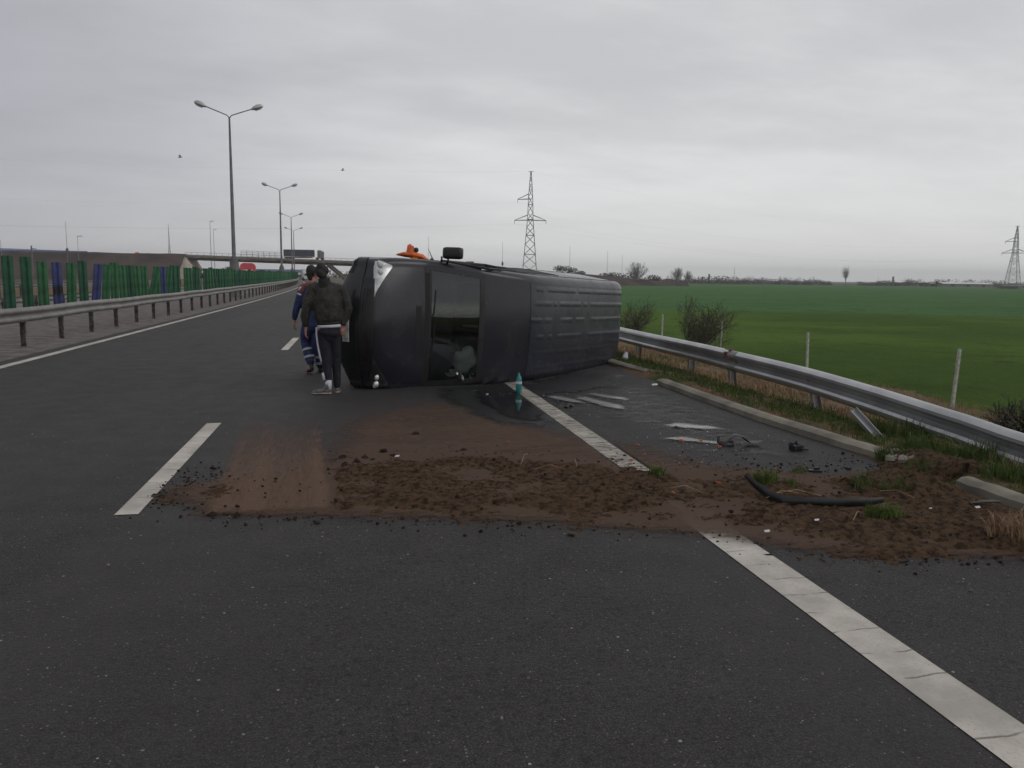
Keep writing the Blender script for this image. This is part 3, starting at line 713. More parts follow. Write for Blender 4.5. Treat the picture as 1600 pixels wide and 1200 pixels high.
for px, yt, lab in ((1093, 432, 'shorter of two stubby chimneys on the far tree line'), (1103, 428, 'taller of two stubby chimneys on the far tree line'), (1388, 432, 'lone stubby chimney on the far tree line left of the long white roof')):
    Y = 430; o = MB().tube([(0, 0, -1), (0, 0, farZ(px, yt, Y))], [.6, .5], 8).build('chimney', MAT['post_dark'], None); o.location = (farX(px, Y), Y, 0); tag(o, lab, 'chimney')
# small utility pole with cross arm on the ramp
o = empty('utility_pole', (farX(56, 270), 270, 0)); tag(o, 'small dark utility pole with a side arm on top of the left earth ramp', 'utility pole')
zt = farZ(56, 384, 270); MB().tube([(0, 0, 0), (0, 0, zt)], .22, 6).build('pole', MAT['post_dark'], o); MB().tube([(0, 0, zt-.9), (1.4, 0, zt-1.0)], .12, 6).build('crossarm', MAT['post_dark'], o)

# ------------------------------------------------------------------ pylons and wires
def pylon(px, ytop, Y, label, rot):
    X = farX(px, Y); ht = farZ(px, ytop, Y)+1; root = empty('pylon', (X, Y, -1), rot); tag(root, label, 'pylon', 'lattice power pylons')
    def hw(t): return np.interp(t, [0, .58, .78, 1], [2.9, 1.0, .75, .12])
    mb = MB(); lv = [0, .09, .18, .27, .36, .44, .51, .58, .64, .71, .78, .84, .9, .95, 1.0]
    cs = [(-1, -1), (1, -1), (1, 1), (-1, 1)]; r0 = .11
    for i in range(len(lv)-1):
        a, b = lv[i], lv[i+1]; wa, wb = hw(a), hw(b); za, zb = a*ht, b*ht
        for c in range(4):
            p, q = cs[c], cs[(c+1) % 4]
            mb.tube([(p[0]*wa, p[1]*wa, za), (p[0]*wb, p[1]*wb, zb)], r0, 4)
            mb.tube([(p[0]*wa, p[1]*wa, za), (q[0]*wb, q[1]*wb, zb)], r0*.6, 4)
            mb.tube([(q[0]*wa, q[1]*wa, za), (p[0]*wb, p[1]*wb, zb)], r0*.6, 4)
            if i % 2 == 0: mb.tube([(p[0]*wb, p[1]*wb, zb), (q[0]*wb, q[1]*wb, zb)], r0*.6, 4)
    mb.build('tower', MAT['mast'], root)
    tips = []
    for t, sides, ln in ((.575, (-1, 1), 4.6), (.76, (-1,), 3.8)):
        for s in sides:
            am = MB(); z = t*ht; w_ = hw(t)
            for q in (-1, 1):
                am.tube([(0, q*w_, z), (s*(w_+ln), 0, z-.2)], .12, 4); am.tube([(s*w_, q*w_*.9, z+1.7), (s*(w_+ln), 0, z-.1)], .09, 4)
            am.tube([(s*(w_+ln), 0, z-.15), (s*(w_+ln), 0, z-1.3)], .08, 5)
            am.build('crossarm', MAT['mast'], root); tips.append((s*(w_+ln), 0, z-1.3))
    MB().tube([(-1.0, 0, ht), (1.0, 0, ht)], .08, 4).build('earth_wire_bar', MAT['mast'], root)
    mt = Matrix.Translation((X, Y, -1)) @ Matrix.Rotation(rot, 4, 'Z')
    return [mt @ Vector(t) for t in tips] + [mt @ Vector((0, 0, ht))]
t1 = pylon(825, 271, 285, 'taller-looking lattice power pylon rising behind the middle of the overturned van', R(-12))
t2 = pylon(1573, 354, 330, 'smaller-looking lattice power pylon beyond the green field at the far right', R(-25))
wr = MB()
for a, b in zip(t1, t2):
    for st, en in ((a, b), (a, a+(a-b)*1.0+Vector((-160, 30, -2))), (b, b+(b-a)*1.0)):
        pts = [st.lerp(en, i/24)+Vector((0, 0, -7*(1-(2*i/24-1)**2))) for i in range(25)]
        wr.tube(pts, .009, 3)
tag(wr.build('power_lines', MAT['mast'], None), 'thin power lines hanging between the lattice pylons', 'power lines')

# ------------------------------------------------------------------ overpass, ramps, trucks
YB = 300
def zdeck(X): return float(np.interp(X, [-57, 10, 60], [7.9, 6.3, 4.6]))
br = empty('overpass', (-57, YB, 0)); tag(br, 'long thin concrete road overpass crossing the motorway in the distance', 'bridge'); inv = Matrix.Translation((57, -YB, 0))
def bp(name, mb, mt, label=None, **kw):
    o = mb.build(name, mt, br, **kw); o.matrix_parent_inverse = inv
    if label: o['label'] = label
    return o
mb = MB(); secs = [(-9, -1.15), (-9, -.25), (9, -.25), (9, -1.15), (5, -2.0), (-5, -2.0)]
Xs = list(np.linspace(-58, 12, 20)); n = len(secs)
for X in Xs:
    for a, z in secs: mb.v.append((X, YB+a, zdeck(X)+z*.85))
for i in range(len(Xs)-1):
    for j in range(n): mb.f.append((i*n+j, i*n+(j+1) % n, (i+1)*n+(j+1) % n, (i+1)*n+j)); mb.mi.append(0)
bp('deck', mb, MAT['conc_grey'], recalc=True)
mb = MB()
for i in range(len(Xs)-1):
    a, b = Xs[i], Xs[i+1]
    mb.face([(a, YB-9.1, zdeck(a)-.55), (b, YB-9.1, zdeck(b)-.55), (b, YB-9.1, zdeck(b)), (a, YB-9.1, zdeck(a))])
    mb.face([(a, YB-8.8, zdeck(a)-.55), (b, YB-8.8, zdeck(b)-.55), (b, YB-8.8, zdeck(b)), (a, YB-8.8, zdeck(a))])
    mb.face([(a, YB-9.1, zdeck(a)), (b, YB-9.1, zdeck(b)), (b, YB-8.8, zdeck(b)), (a, YB-8.8, zdeck(a))])
bp('parapet', mb, MAT['conc'])
mb = MB()
for X in np.arange(-57, 12, 2.0): mb.tube([(X, YB-8.9, zdeck(X)), (X, YB-8.9, zdeck(X)+.75)], .05, 4)
mb.tube([(-57, YB-8.9, zdeck(-57)+.75), (12, YB-8.9, zdeck(12)+.75)], .05, 4)
bp('railing', mb, MAT['galv_dull'])
mb = MB()
x0, x1 = farX(385, YB), farX(444, YB)
for X in np.linspace(x0, x1, 8): mb.tube([(X, YB-9.2, zdeck(X)-.3), (X, YB-9.2, zdeck(X)+2.0)], .07, 4)
for dz in (.2, .8, 1.4, 2.0): mb.tube([(x0, YB-9.2, zdeck(x0)+dz), (x1, YB-9.2, zdeck(x1)+dz)], .04, 4)
for X in np.linspace(x0, x1, 40): mb.tube([(X, YB-9.2, zdeck(X)-.1), (X, YB-9.2, zdeck(X)+2.0)], .018, 3)
bp('mesh_screen', mb, MAT['galv_dull'])
mb = MB(); mb.box(((farX(385, YB)+farX(500, YB))/2, YB-9.25, 6.35), (farX(500, YB)-farX(385, YB), .2, .45)); bp('rust_band', mb, MAT['rust'])
mb = MB(); xL = farX(278, YB); y0_ = YB-9
for yy in (y0_, y0_+18):
    mb.face([(xL, yy, zdeck(xL)-.2), (farX(300, YB), yy, zdeck(xL)-.3), (farX(312, YB), yy, 3.2), (farX(306, YB), yy, -1), (xL+1, yy, -1)])
mb.face([(xL, y0_, zdeck(xL)-.2), (xL, y0_+18, zdeck(xL)-.2), (xL+1, y0_+18, -1), (xL+1, y0_, -1)])
mb.face([(farX(300, YB), y0_, zdeck(xL)-.3), (farX(300, YB), y0_+18, zdeck(xL)-.3), (farX(312, YB), y0_+18, 3.2), (farX(312, YB), y0_, 3.2)])
bp('abutment', mb, MAT['conc_pale'], 'pale sloping abutment at the left end')
for yy in (YB-6, YB+6):
    mb = MB(); mb.tube([(farX(514, YB), yy, zdeck(-8)-1.5), (farX(547, YB), yy, -1)], .75, 4); bp('leg', mb, MAT['conc'])
mb = MB(); mb.box((1.6, YB, 2.4), (3.0, 18, 6.6)); bp('pier', mb, MAT['post_dark'])
def ramp_bank(name, pts, Y0, halftop, label, mt, slope=1.8, cat='embankment'):
    mb = MB(); base = 0; n = len(pts)
    for X, z in pts:
        for a, zz_ in ((-halftop-slope*(z+1), -1.1), (-halftop-.6*slope, z-.9), (-halftop, z), (halftop, z), (halftop+slope*(z+1), -1.1)): mb.v.append((X, Y0+a, zz_+(random.uniform(-.12, .12) if zz_ > -1 else 0)))
    for i in range(n-1):
        for j in range(4): q = i*5+j; mb.f.append((q, q+5, q+6, q+1)); mb.mi.append(0)
    o = mb.build(name, mt, None, recalc=True, smooth=True); tag(o, label, cat, kind='structure'); return o
ramp_bank('left_embankment', [(X, 8.1 if X > -140 else 8.1-(-140-X)*.01) for X in np.linspace(-420, -57, 90)], YB, 9, None, MAT['earth'])
ramp_bank('right_embankment', [(X, z) for X, z in zip(np.linspace(3.2, 70, 30), np.linspace(7.3, 1.0, 30))], YB, 9, None, MAT['earth'])
bank = [(farX(px, 285), farZ(px, py, 285)) for px, py in ((760, 427), (820, 424), (860, 425), (900, 428), (940, 431), (975, 435), (1010, 439), (1060, 442))]
ramp_bank('far_bank', bank, 285, 6, None, MAT['earth'], 2.5)
# guard rail lines on the ramp and a red marker
o = MB().box((0, 0, 0), (1.6, 1.2, 1.2), taper=.7).build('red_marker', MAT['orange'], None, bevel=.08); o.location = (farX(219, 295), 295, farZ(219, 397, 295)); tag(o, 'tiny orange-red marker on top of the left earth ramp', 'marker')
# blue roof beyond the ramp
hb = empty('blue_roofed_hall', (farX(20, 340), 340, 0)); tag(hb, 'long low hall with a blue roof just above the left earth ramp', 'hall')
zr = farZ(20, 390, 340); MB().box((0, 0, zr/2-.8), (60, 12, zr)).build('wall', MAT['conc_grey'], hb)
mb = MB(); q0 = -34; q1 = 27
mb.face([(q0, -7, zr-.6), (q1, -7, zr-1.6), (q1-1, 0, zr-.2), (q0, 0, zr+1.2)]); mb.face([(q0, 7, zr-.6), (q1, 7, zr-1.6), (q1-1, 0, zr-.2), (q0, 0, zr+1.2)]); mb.box((0, -6.9, zr-.8), (60, .4, 1.0))
mb.build('roof', MAT['blue_roof'], hb)
# second bridge far behind
Yf = 480; fb = empty('far_bridge', (farX(400, Yf), Yf, 0)); tag(fb, 'bluish second bridge seen under the overpass deck, farther away', 'bridge')
xa, xb = farX(325, Yf)-farX(400, Yf), farX(490, Yf)-farX(400, Yf); zf = farZ(400, 420, Yf)
mb = MB(); mb.box(((xa+xb)/2, 0, zf-.9), (xb-xa+20, 8, 1.5)); mb.build('deck', MAT['blue_roof'], fb)
mb = MB()
for t in (.12, .4, .68, .95): mb.box((xa+(xb-xa)*t, 0, zf/2-1.6), (1.2, 6, zf-.6))
mb.build('pier', MAT['conc_grey'], fb)
# lorry on the overpass
tr = empty('articulated_lorry', (farX(470, YB), YB-3, zdeck(-30)-.6)); tag(tr, 'dark lorry with a long navy trailer driving over the distant overpass', 'lorry')
MB().box((0, 0, 2.45), (10.6, 2.5, 2.4), ).build('trailer', MAT['navy_tarp'], tr, bevel=.08)
MB().box((-.3, 0, .95), (9.8, 1.8, .35)).build('chassis', MAT['black_plastic'], tr)
mb = MB(); mb.box((7.4, 0, 1.9), (2.2, 2.4, 2.6)); mb.box((7.1, 0, 3.35), (1.6, 2.2, .5), taper=.8); mb.build('cab', MAT['conc_grey'], tr, bevel=.1)
MB().box((8.53, 0, 2.3), (.06, 2.1, .9)).build('windscreen', MAT['void'], tr)
for x in (-4.3, -3.2, -2.1, 6.2, 8.0):
    for s in (-1, 1): MB().tube([(x, s*1.0, .5), (x, s*1.25, .5)], .5, 14).build('wheel', MAT['tyre'], tr)
# red tarpaulin lorry on the opposite carriageway
Yr = 205; rl = empty('red_lorry', (farX(389, Yr), Yr, .0), R(6)); tag(rl, 'bright red rounded lorry body showing above the green panels under the overpass', 'lorry')
zz0 = farZ(389, 411, Yr)
mb = MB(); prof = [(-1.8, .9), (-1.8, zz0-.7), (-1.55, zz0-.25), (-1.0, zz0), (1.0, zz0), (1.55, zz0-.25), (1.8, zz0-.7), (1.8, .9)]
mb.extrude(prof, [((0, 0, 0), (1, 0, 0)), ((0, 7, 0), (1, 0, 0))]); mb.build('body', MAT['red'], rl, recalc=True, bevel=.06)
MB().box((0, -1.2, 1.5), (2.3, 2.0, 2.2)).build('cab', MAT['white_metal'], rl, bevel=.12); MB().box((0, -2.23, 1.9), (2.0, .06, .8)).build('windscreen', MAT['void'], rl)
for yy in (-1.2, 4.6, 5.8):
    for s in (-1, 1): MB().tube([(s*.9, yy, .5), (s*1.2, yy, .5)], .5, 14).build('wheel', MAT['tyre'], rl)
# pale vehicle at the bend
def small_truck(px, Y, name, label, mt, zt, wd):
    r = empty(name, (farX(px, Y), Y, 0), R(8)); tag(r, label, 'truck')
    MB().box((0, 2.5, (zt+.8)/2), (wd, 4.5, zt-.8)).build('box_body', mt, r, bevel=.08)
    MB().box((0, -.5, 1.25), (wd*.9, 1.4, 1.6)).build('cab', mt, r, bevel=.15); MB().box((0, -1.23, 1.6), (wd*.75, .05, .6)).build('windscreen', MAT['void'], r)
    for yy in (-.6, 3.6):
        for s in (-1, 1): MB().tube([(s*wd*.35, yy, .42), (s*wd*.48, yy, .42)], .42, 12).build('wheel', MAT['tyre'], r)
small_truck(482, 225, 'pale_truck', 'pale boxy truck at the bend of the road, just left of the walking men', MAT['white_metal'], 3.1, 2.6)

# ------------------------------------------------------------------ fence posts
rnd = random.Random(2)
labs = ['pale fence post nearest the right edge, standing before the dark green field', 'pale fence post second nearest, in front of the green field', 'thin pale fence post touching the right side of the twiggy bush', 'pale fence post left of the twiggy bush, farthest visible']
for i, Y in enumerate((14.6, 20.2, 25.7, 31.1)):
    r = empty('fence_post', (12.3, Y, -1.05)); tag(r, labs[i], 'fence post', 'pale posts of the field fence')
    r.rotation_euler = (R(rnd.uniform(-1.5, 1.5)), R(rnd.uniform(-1, 2)), 0)
    MB().box((0, 0, .6), (.062, .062, 1.25 if i else 1.36), taper=.92).build('shaft', MAT['pale_post'], r, bevel=.008)
    MB().tube([(-.05, 0, .95), (-.05, .01, .95+.02)], .01, 5).build('staple', MAT['galv'], r)
mb = MB()
for z in (-.1, -.45, -.8):
    prev = None
    for a, b in ((9, 14.6), (14.6, 20.2), (20.2, 25.7), (25.7, 31.1), (31.1, 36.6)):
        mb.tube([(12.25, a, z), (12.25, (a+b)/2, z-.06), (12.25, b, z)], .0018, 3)
tag(mb.build('fence_wires', MAT['galv_dull'], None), 'thin wires strung along the pale field fence posts', 'wire')

# ------------------------------------------------------------------ vegetation
def blades(name, pts, h, wd, mat, seed=1, lean=.5, label=None, cat=None, kind='stuff', parent=None, loc=None):
    rnd = random.Random(seed); mb = MB()
    for (x, y, z, s) in pts:
        a = rnd.uniform(0, 6.28); hh = h*s*rnd.uniform(.5, 1.2); ln = rnd.uniform(0, lean)*hh; b = rnd.uniform(0, 6.28); w2 = wd*rnd.uniform(.6, 1.3)
        dx, dy = math.cos(a)*w2, math.sin(a)*w2; lx, ly = math.cos(b)*ln, math.sin(b)*ln; n = len(mb.v)
        mb.v += [(x-dx, y-dy, z-.01), (x+dx, y+dy, z-.01), (x+dx*.6+lx*.4, y+dy*.6+ly*.4, z+hh*.6), (x-dx*.6+lx*.4, y-dy*.6+ly*.4, z+hh*.6), (x+lx, y+ly, z+hh*(1-.3*ln/hh))]
        mb.f += [(n, n+1, n+2, n+3), (n+3, n+2, n+4)]; mb.mi += [0, 0]
    o = mb.build(name, mat, parent)
    if loc: o.location = loc
    if label: tag(o, label, cat)
    if kind: o['kind'] = kind
    return o
def tz(x, y): return float(terr(np.array(x), y))
rnd = random.Random(5); P1 = []; P2 = []
for i in range(26000):
    y = rnd.uniform(2.5, 24)**1.0; x = rnd.uniform(4.76, 5.75)
    nval = float(vnoise(np.array(x), np.array(y), 1.7, 4)); e = 1-abs(x-5.1)/.6
    if nval*.7+e*.5 > .46 and rnd.random() < .85: P1.append((x+curve(y), y, tz(x, y)+.0, .6+.5*rnd.random()))
for i in range(26000):
    y = rnd.uniform(2.5, 26); x = rnd.uniform(5.3, 12.9)
    nval = float(vnoise(np.array(x), np.array(y), 1.1, 9))
    if nval > .38: P2.append((x, y, tz(x, y)+.02, .7+.6*rnd.random()))
blades('verge_grass', P1, .075, .006, MAT['grass'], 1, .7)
blades('dry_verge_grass', P2, .13, .006, MAT['dry_grass'], 2, .9)
P3 = []
for i in range(9000):
    y = rnd.uniform(3, 24); x = rnd.uniform(5.4, 12)
    if float(vnoise(np.array(x), np.array(y), .9, 21)) > .56: P3.append((x, y, tz(x, y)+.02, .6+.6*rnd.random()))
blades('scattered_grass', P3, .11, .006, MAT['grass'], 3, .7)
# left median weeds at the rail feet
P4 = [(-7.15+rnd.gauss(0, .12)+curve(y), y, -.01, .6) for y in [rnd.uniform(14, 60) for _ in range(1500)]]
blades('median_weeds', P4, .05, .006, MAT['dry_grass'], 4, .8)

def tree_mesh(h, spread, levels, seed, trunk_r, nb=4, gravity=0, twig=.004, upb=.55, first=.25):
    rnd = random.Random(seed); mb = MB(); tips = []
    def grow(p, d, ln, r, lv):
        q = p+d*ln*.5+Vector((rnd.uniform(-1, 1), rnd.uniform(-1, 1), rnd.uniform(-.5, .5)))*ln*.06; e = q+(d+Vector((rnd.uniform(-.2, .2), rnd.uniform(-.2, .2), rnd.uniform(-.05, .1)))).normalized()*ln*.5
        mb.tube([p, q, e], [r, r*.8, r*.58], 5 if lv < 2 else 3, cap=False)
        if lv >= levels: tips.append(e); return
        for i in range(nb):
            t = rnd.uniform(.3, 1) if i else 1; s = p.lerp(e, t)
            dd = (d*upb+Vector((rnd.gauss(0, 1), rnd.gauss(0, 1), rnd.gauss(.25, .5)+gravity)).normalized()*spread).normalized()
            grow(s, dd, ln*rnd.uniform(.55, .8), max(twig, r*.55), lv+1)
    grow(Vector((0, 0, 0)), Vector((0, 0, 1)), h*first, trunk_r, 0)
    return mb, tips
def bare_tree(px, ytop, Y, wpx, label, seed, zb=-1.06, low=.16, nbr=46):
    ht = farZ(px, ytop, Y)-zb; r = empty('bare_tree', (farX(px, Y), Y, zb)); tag(r, label, 'tree', 'bare trees on the far tree line')
    rnd = random.Random(seed); hw_ = wpx/2*Y*1.04/FPX; mb = MB()
    for i in range(nbr):
        a = rnd.uniform(0, 6.28); t = rnd.random()**.5; zc = ht*(low+(1-low)*rnd.uniform(.45, 1)); wz = math.sqrt(max(.05, 1-((zc/ht-.58)/.46)**2))
        e = Vector((math.cos(a)*hw_*t*wz, math.sin(a)*hw_*t*wz, zc)); st = Vector((0, 0, ht*rnd.uniform(low*.6, .45))); m1 = st.lerp(e, .5)+Vector((e.x*.12, e.y*.12, -ht*.04))
        mb.tube([st, m1, e], [ht*.010, ht*.006, ht*.002], 3, cap=False)
        for j in range(20):
            u = rnd.uniform(.3, 1); p = st.lerp(m1, u*2) if u < .5 else m1.lerp(e, u*2-1); d = (Vector((rnd.gauss(0, 1), rnd.gauss(0, 1), rnd.gauss(.5, .7))).normalized()+(e-st).normalized()*.8).normalized(); L = ht*rnd.uniform(.07, .17)
            q = p+d*L; mb.tube([p, q], [ht*.0026, ht*.0012], 3, cap=False)
            for k_ in range(3): d2 = (d+Vector((rnd.gauss(0, .6), rnd.gauss(0, .6), rnd.gauss(0, .6)))).normalized(); o2 = p.lerp(q, rnd.uniform(.3, 1)); mb.tube([o2, o2+d2*L*.5], [ht*.0016, ht*.0009], 3, cap=False)
    mb.build('crown', MAT['bark'], r)
    MB().tube([(0, 0, 0), (0, 0, ht*.3), (0, 0, ht*.5)], [ht*.024, ht*.018, ht*.008], 6).build('trunk', MAT['bark'], r)
bare_tree(992, 411, 400, 36, 'big round-crowned bare tree on the horizon just right of the van rear', 3)
bare_tree(1053, 418, 400, 20, 'rounded bare tree at the left of a pair on the horizon', 5)
bare_tree(1071, 424, 400, 16, 'lower bare tree at the right of a pair on the horizon', 8)
bare_tree(1315, 417, 400, 13, 'lone slender bare tree on the horizon above the green field', 9, low=.35, nbr=16)

def leaf_mass(mb, c, r, n, sz, rnd):
    for _ in range(n):
        u = Vector((rnd.gauss(0, 1), rnd.gauss(0, 1), rnd.gauss(0, 1))).normalized()*rnd.random()**.45
        p = Vector((c[0]+u.x*r[0], c[1]+u.y*r[1], c[2]+u.z*r[2])); a = Vector((rnd.gauss(0, 1), rnd.gauss(0, 1), rnd.gauss(0, 1))).normalized(); b = a.orthogonal().normalized()
        s = sz*rnd.uniform(.5, 1.4); mb.face([p-a*s, p+b*s*.6, p+a*s, p-b*s*.6])
mb = MB(); rnd = random.Random(17)
px = 952
while px < 1640:
    if px < 1290 or px > 1335:
        Y = 430+rnd.uniform(-10, 25); lowz = 1.0
        hgt = rnd.choice([2.0, 3.0, 3.8, 4.8])*(.75 if 1290 < px < 1400 else 1)*(1.25 if 1130 < px < 1160 else 1)
        w_ = rnd.uniform(2, 6)
        leaf_mass(mb, (farX(px, Y), Y, -1+hgt*.45), (w_, 3, hgt*.55), int(34*w_), .42, rnd)
    px += rnd.uniform(2.5, 7)
tag(mb.build('far_treeline', MAT['hedge'], None), 'low dark line of bushes and trees along the far edge of the field', 'bushes', kind='stuff')
mb = MB()
for px, py, s in ((870, 420, 1.0), (880, 422, 1.4), (892, 424, 1.2), (905, 427, .8), (953, 431, 1.2), (962, 433, 1.6), (940, 431, .9), (984, 434, 1.8), (1018, 437, 1.5)):
    leaf_mass(mb, (farX(px, 287), 287, farZ(px, py, 287)+.1), (2.2*s, 2, 1.1*s), int(170*s), .3, rnd)
tag(mb.build('bank_bushes', MAT['hedge'], None), 'dark scrub along the top of the brown bank behind the van rear', 'bushes', kind='stuff')
mb = MB()
for px in np.arange(-40, 640, 5.0):
    if rnd.random() < .7: Y = 520; leaf_mass(mb, (farX(px, Y), Y, 1.0), (5, 3, rnd.uniform(1.5, 4.2)), 60, .6, rnd)
for px in np.arange(395, 440, 3.0): leaf_mass(mb, (farX(px*.6+150*.4+60, 330), 330, 2.0), (3, 2, 2.4), 60, .5, rnd)
tag(mb.build('distant_scrub', MAT['hedge'], None), 'hazy scrub seen beneath the overpass', 'bushes', kind='stuff')
# long white-roofed sheds on the right horizon
def shed(px0, px1, yt, Y, label, roofm, nm):
    xa, xb = farX(px0, Y), farX(px1, Y); zt = farZ((px0+px1)/2, yt, Y); r = empty(nm, ((xa+xb)/2, Y, -1)); tag(r, label, 'shed')
    L = xb-xa; h = zt+1; MB().box((0, 0, h*.34), (L, 9, h*.68)).build('wall', MAT['conc_grey'], r)
    mb = MB(); mb.face([(-L/2, -5, h*.66), (L/2, -5, h*.66), (L/2, 0, h), (-L/2, 0, h)]); mb.face([(-L/2, 5, h*.66), (L/2, 5, h*.66), (L/2, 0, h), (-L/2, 0, h)]); mb.build('roof', roofm, r)
    for s in (-.3, 0, .3): MB().box((L*s, -4.53, h*.3), (2.2, .06, 1.2)).build('window', MAT['void'], r)
shed(1457, 1535, 441, 420, 'long low shed with a pale roof on the right horizon', MAT['white_metal'], 'long_shed')
shed(1437, 1456, 441, 425, 'small brownish shed left of the long pale-roofed one', MAT['conc'], 'small_shed')
shed(1552, 1590, 445, 420, 'low grey-roofed shed behind the foot of the right pylon', MAT['conc_grey'], 'grey_shed')
mb = MB(); 
for i in range(5): leaf_mass(mb, (farX(1555+i*6, 300), 300, -.3), (2.0, 1.5, .8), 120, .25, rnd)
tag(mb.build('pylon_scrub', MAT['leaf'], None), 'patch of reddish scrub around the foot of the right pylon', 'bushes', kind='stuff')

def shrub(loc, h, wd, label, seed, yellow=60, leaves=900, lv=4, twl=.0035):
    r = empty('shrub', loc); tag(r, label, 'shrub'); rnd = random.Random(seed); mb = MB(); tips = []
    for i in range(11):
        m2, t2_ = tree_mesh(h*rnd.uniform(.7, 1.0), .55, lv, seed*31+i, .014, 3, twig=twl, upb=.9, first=.42)
        a = rnd.uniform(0, 6.28); tl = rnd.uniform(.1, .75); q = Matrix.Rotation(a, 3, 'Z') @ Matrix.Rotation(tl, 3, 'Y'); n = len(mb.v)
        sc_ = 1.0
        mb.v += [tuple(q @ Vector(v)+Vector((math.cos(a)*.1, math.sin(a)*.1, 0))) for v in m2.v]; mb.f += [tuple(n+i_ for i_ in f) for f in m2.f]; mb.mi += m2.mi; tips += [q @ t for t in t2_]
    V = np.array(mb.v); f1 = wd/2/np.percentile(abs(V[:, 0]), 98); V[:, :2] *= f1; f2 = h/np.percentile(V[:, 2], 99.5); V[:, 2] = np.maximum(V[:, 2], 0)*f2; mb.v = [tuple(v) for v in V]
    mb.build('branches', MAT['twig'], r)
    lf = MB(); yl = MB()
    def leaf(m_, p, s):
        a = Vector((rnd.gauss(0, 1), rnd.gauss(0, 1), rnd.gauss(0, 1))).normalized(); b = a.orthogonal().normalized(); m_.face([p-a*s, p+b*s*.55, p+a*s, p-b*s*.55])
    for i in range(leaves):
        t = rnd.choice(tips); p = Vector((t.x*f1, t.y*f1, max(0, t.z)*f2))*rnd.uniform(.35, 1.0)+Vector((rnd.gauss(0, .05), rnd.gauss(0, .05), rnd.gauss(0, .05)))
        leaf(lf, p, rnd.uniform(.015, .035))
    for i in range(yellow):
        t = rnd.choice([t for t in tips if t.z*f2 > h*.55] or tips); leaf(yl, Vector((t.x*f1, t.y*f1, t.z*f2)), rnd.uniform(.02, .04))
    lf.build('foliage', MAT['leaf'], r); yl.build('yellow_leaves', MAT['leaf_yellow'], r); return r
shrub((11.4, 25.8, -1.05), 2.0, 2.9, 'twiggy dark bush with a few yellow leaves behind the guardrail, between two fence posts', 4, 110, 7500)
shrub((11.4, 32.2, -1.05), 1.75, 1.7, 'twiggy bush half hidden behind the rear corner of the overturned van', 6, 10, 3500)
shrub((9.75, 9.9, -.9), .85, 1.2, 'reddish-brown bramble bush at the right edge below the field fence', 9, 0, 3500)
for px, py, s in ((1450, 507, .5), (1420, 495, .25), (1280, 526, .3), (1435, 524, .3), (1417, 524, .25), (1498, 515, .25)):
    pass
# ------------------------------------------------------------------ spilled soil, dust, water
gx = np.arange(-1.7, 5.25, .02); gy = np.arange(3.7, 7.6, .02); GX, GY = np.meshgrid(gx, gy)
thick = [(-1.24, 6.21), (-1.05, 6.36), (-.7, 6.36), (-.32, 6.58), (.22, 6.95), (1.13, 6.92), (1.87, 6.60), (2.35, 6.16), (3.19, 5.91), (3.92, 5.7), (4.41, 5.95), (4.75, 6.25), (5.15, 6.3), (5.15, 5.2), (4.75, 4.9), (4.61, 4.4), (3.92, 3.95), (3.46, 4.04), (2.89, 4.15), (2.51, 4.45), (2.17, 4.74), (1.23, 5.11), (.38, 5.33), (-.18, 5.46), (-.83, 5.59), (-1.04, 5.86)]
sdv = poly_sd(GX, GY, thick)
warp = (fbm(GX, GY, 3.0, 4, 1)-.5)
track = np.clip(1-np.abs(GX+.58)/.42, 0, 1)
hgt = .055*np.clip((sdv+warp*.40+.04)/.20, -1, 1)
f3 = fbm(GX, GY, 9, 4, 2); f4 = fbm(GX, GY, 34, 3, 6); f2 = fbm(GX, GY, 2.2, 3, 12)
Zs = -.002+hgt*.45+(f3-.5)*.040+(f4-.5)*.044+(f2-.5)*.085
Zs = Zs+.09*np.exp(-((GX-4.25)**2/.18+(GY-5.4)**2/.10))*f3*1.7+.06*np.exp(-((GX-4.75)**2/.1+(GY-5.8)**2/.15))+.10*np.exp(-((GX-4.05)**2/.06+(GY-4.12)**2/.03))*f3*1.6
Zs = Zs-.05*np.clip(track*2.2, 0, 1)*(sdv > -.3)
Zs = np.where(sdv < -.35, -.1, Zs)-.012*np.clip(1-np.abs(sdv)/.25, 0, 1)*(f2-.2)
Zs = Zs+np.clip((GX-4.62)/.15, 0, 1)*.075
Zs = np.where((GX > 4.55) & (GY < 5.42+.1*f3), -.2, Zs)
so_ = grid_obj('spilled_soil', gx, gy, Zs, MAT['soil'], drop=Zs < -.012)
tag(so_, 'broad band of loose brown soil thrown across the road in front of the van', 'soil', kind='stuff')
# thin films
gx = np.arange(-1.9, 4.6, .03); gy = np.arange(3.8, 11.4, .04); GX, GY = np.meshgrid(gx, gy)
film = [(-.2, 8.7), (.2, 9.5), (.75, 10.3), (1.2, 10.2), (1.5, 9.3), (1.75, 8.5), (2.15, 7.95), (2.6, 7.3), (3.1, 6.3), (3.9, 5.8), (4.4, 5.8), (4.5, 4.2), (3.9, 3.9), (2.6, 4.2), (1.2, 4.95), (-1.0, 5.45), (-1.4, 6.1), (-.3, 6.8)]
s1 = poly_sd(GX, GY, film)
cv = np.clip(.5+s1/.7, 0, 1)*.72+np.clip(sdv.mean()*0+poly_sd(GX, GY, thick)/.4+.6, 0, 1)*.45
cv *= 1-.5*np.clip((GY-8)/3, 0, 1)
cv *= .72+.5*fbm(GX*.6, GY*1.6, 2.2, 5, 14)
cv *= 1-.62*((np.abs(GX-2.30) < .125) & (GY > 6.1))
tag(grid_obj('soil_film', gx, gy, np.full(GX.shape, .010), MAT['film'], cv, drop=cv < .12), 'thin smear of brown soil over the asphalt before the windscreen', 'soil', kind='stuff')
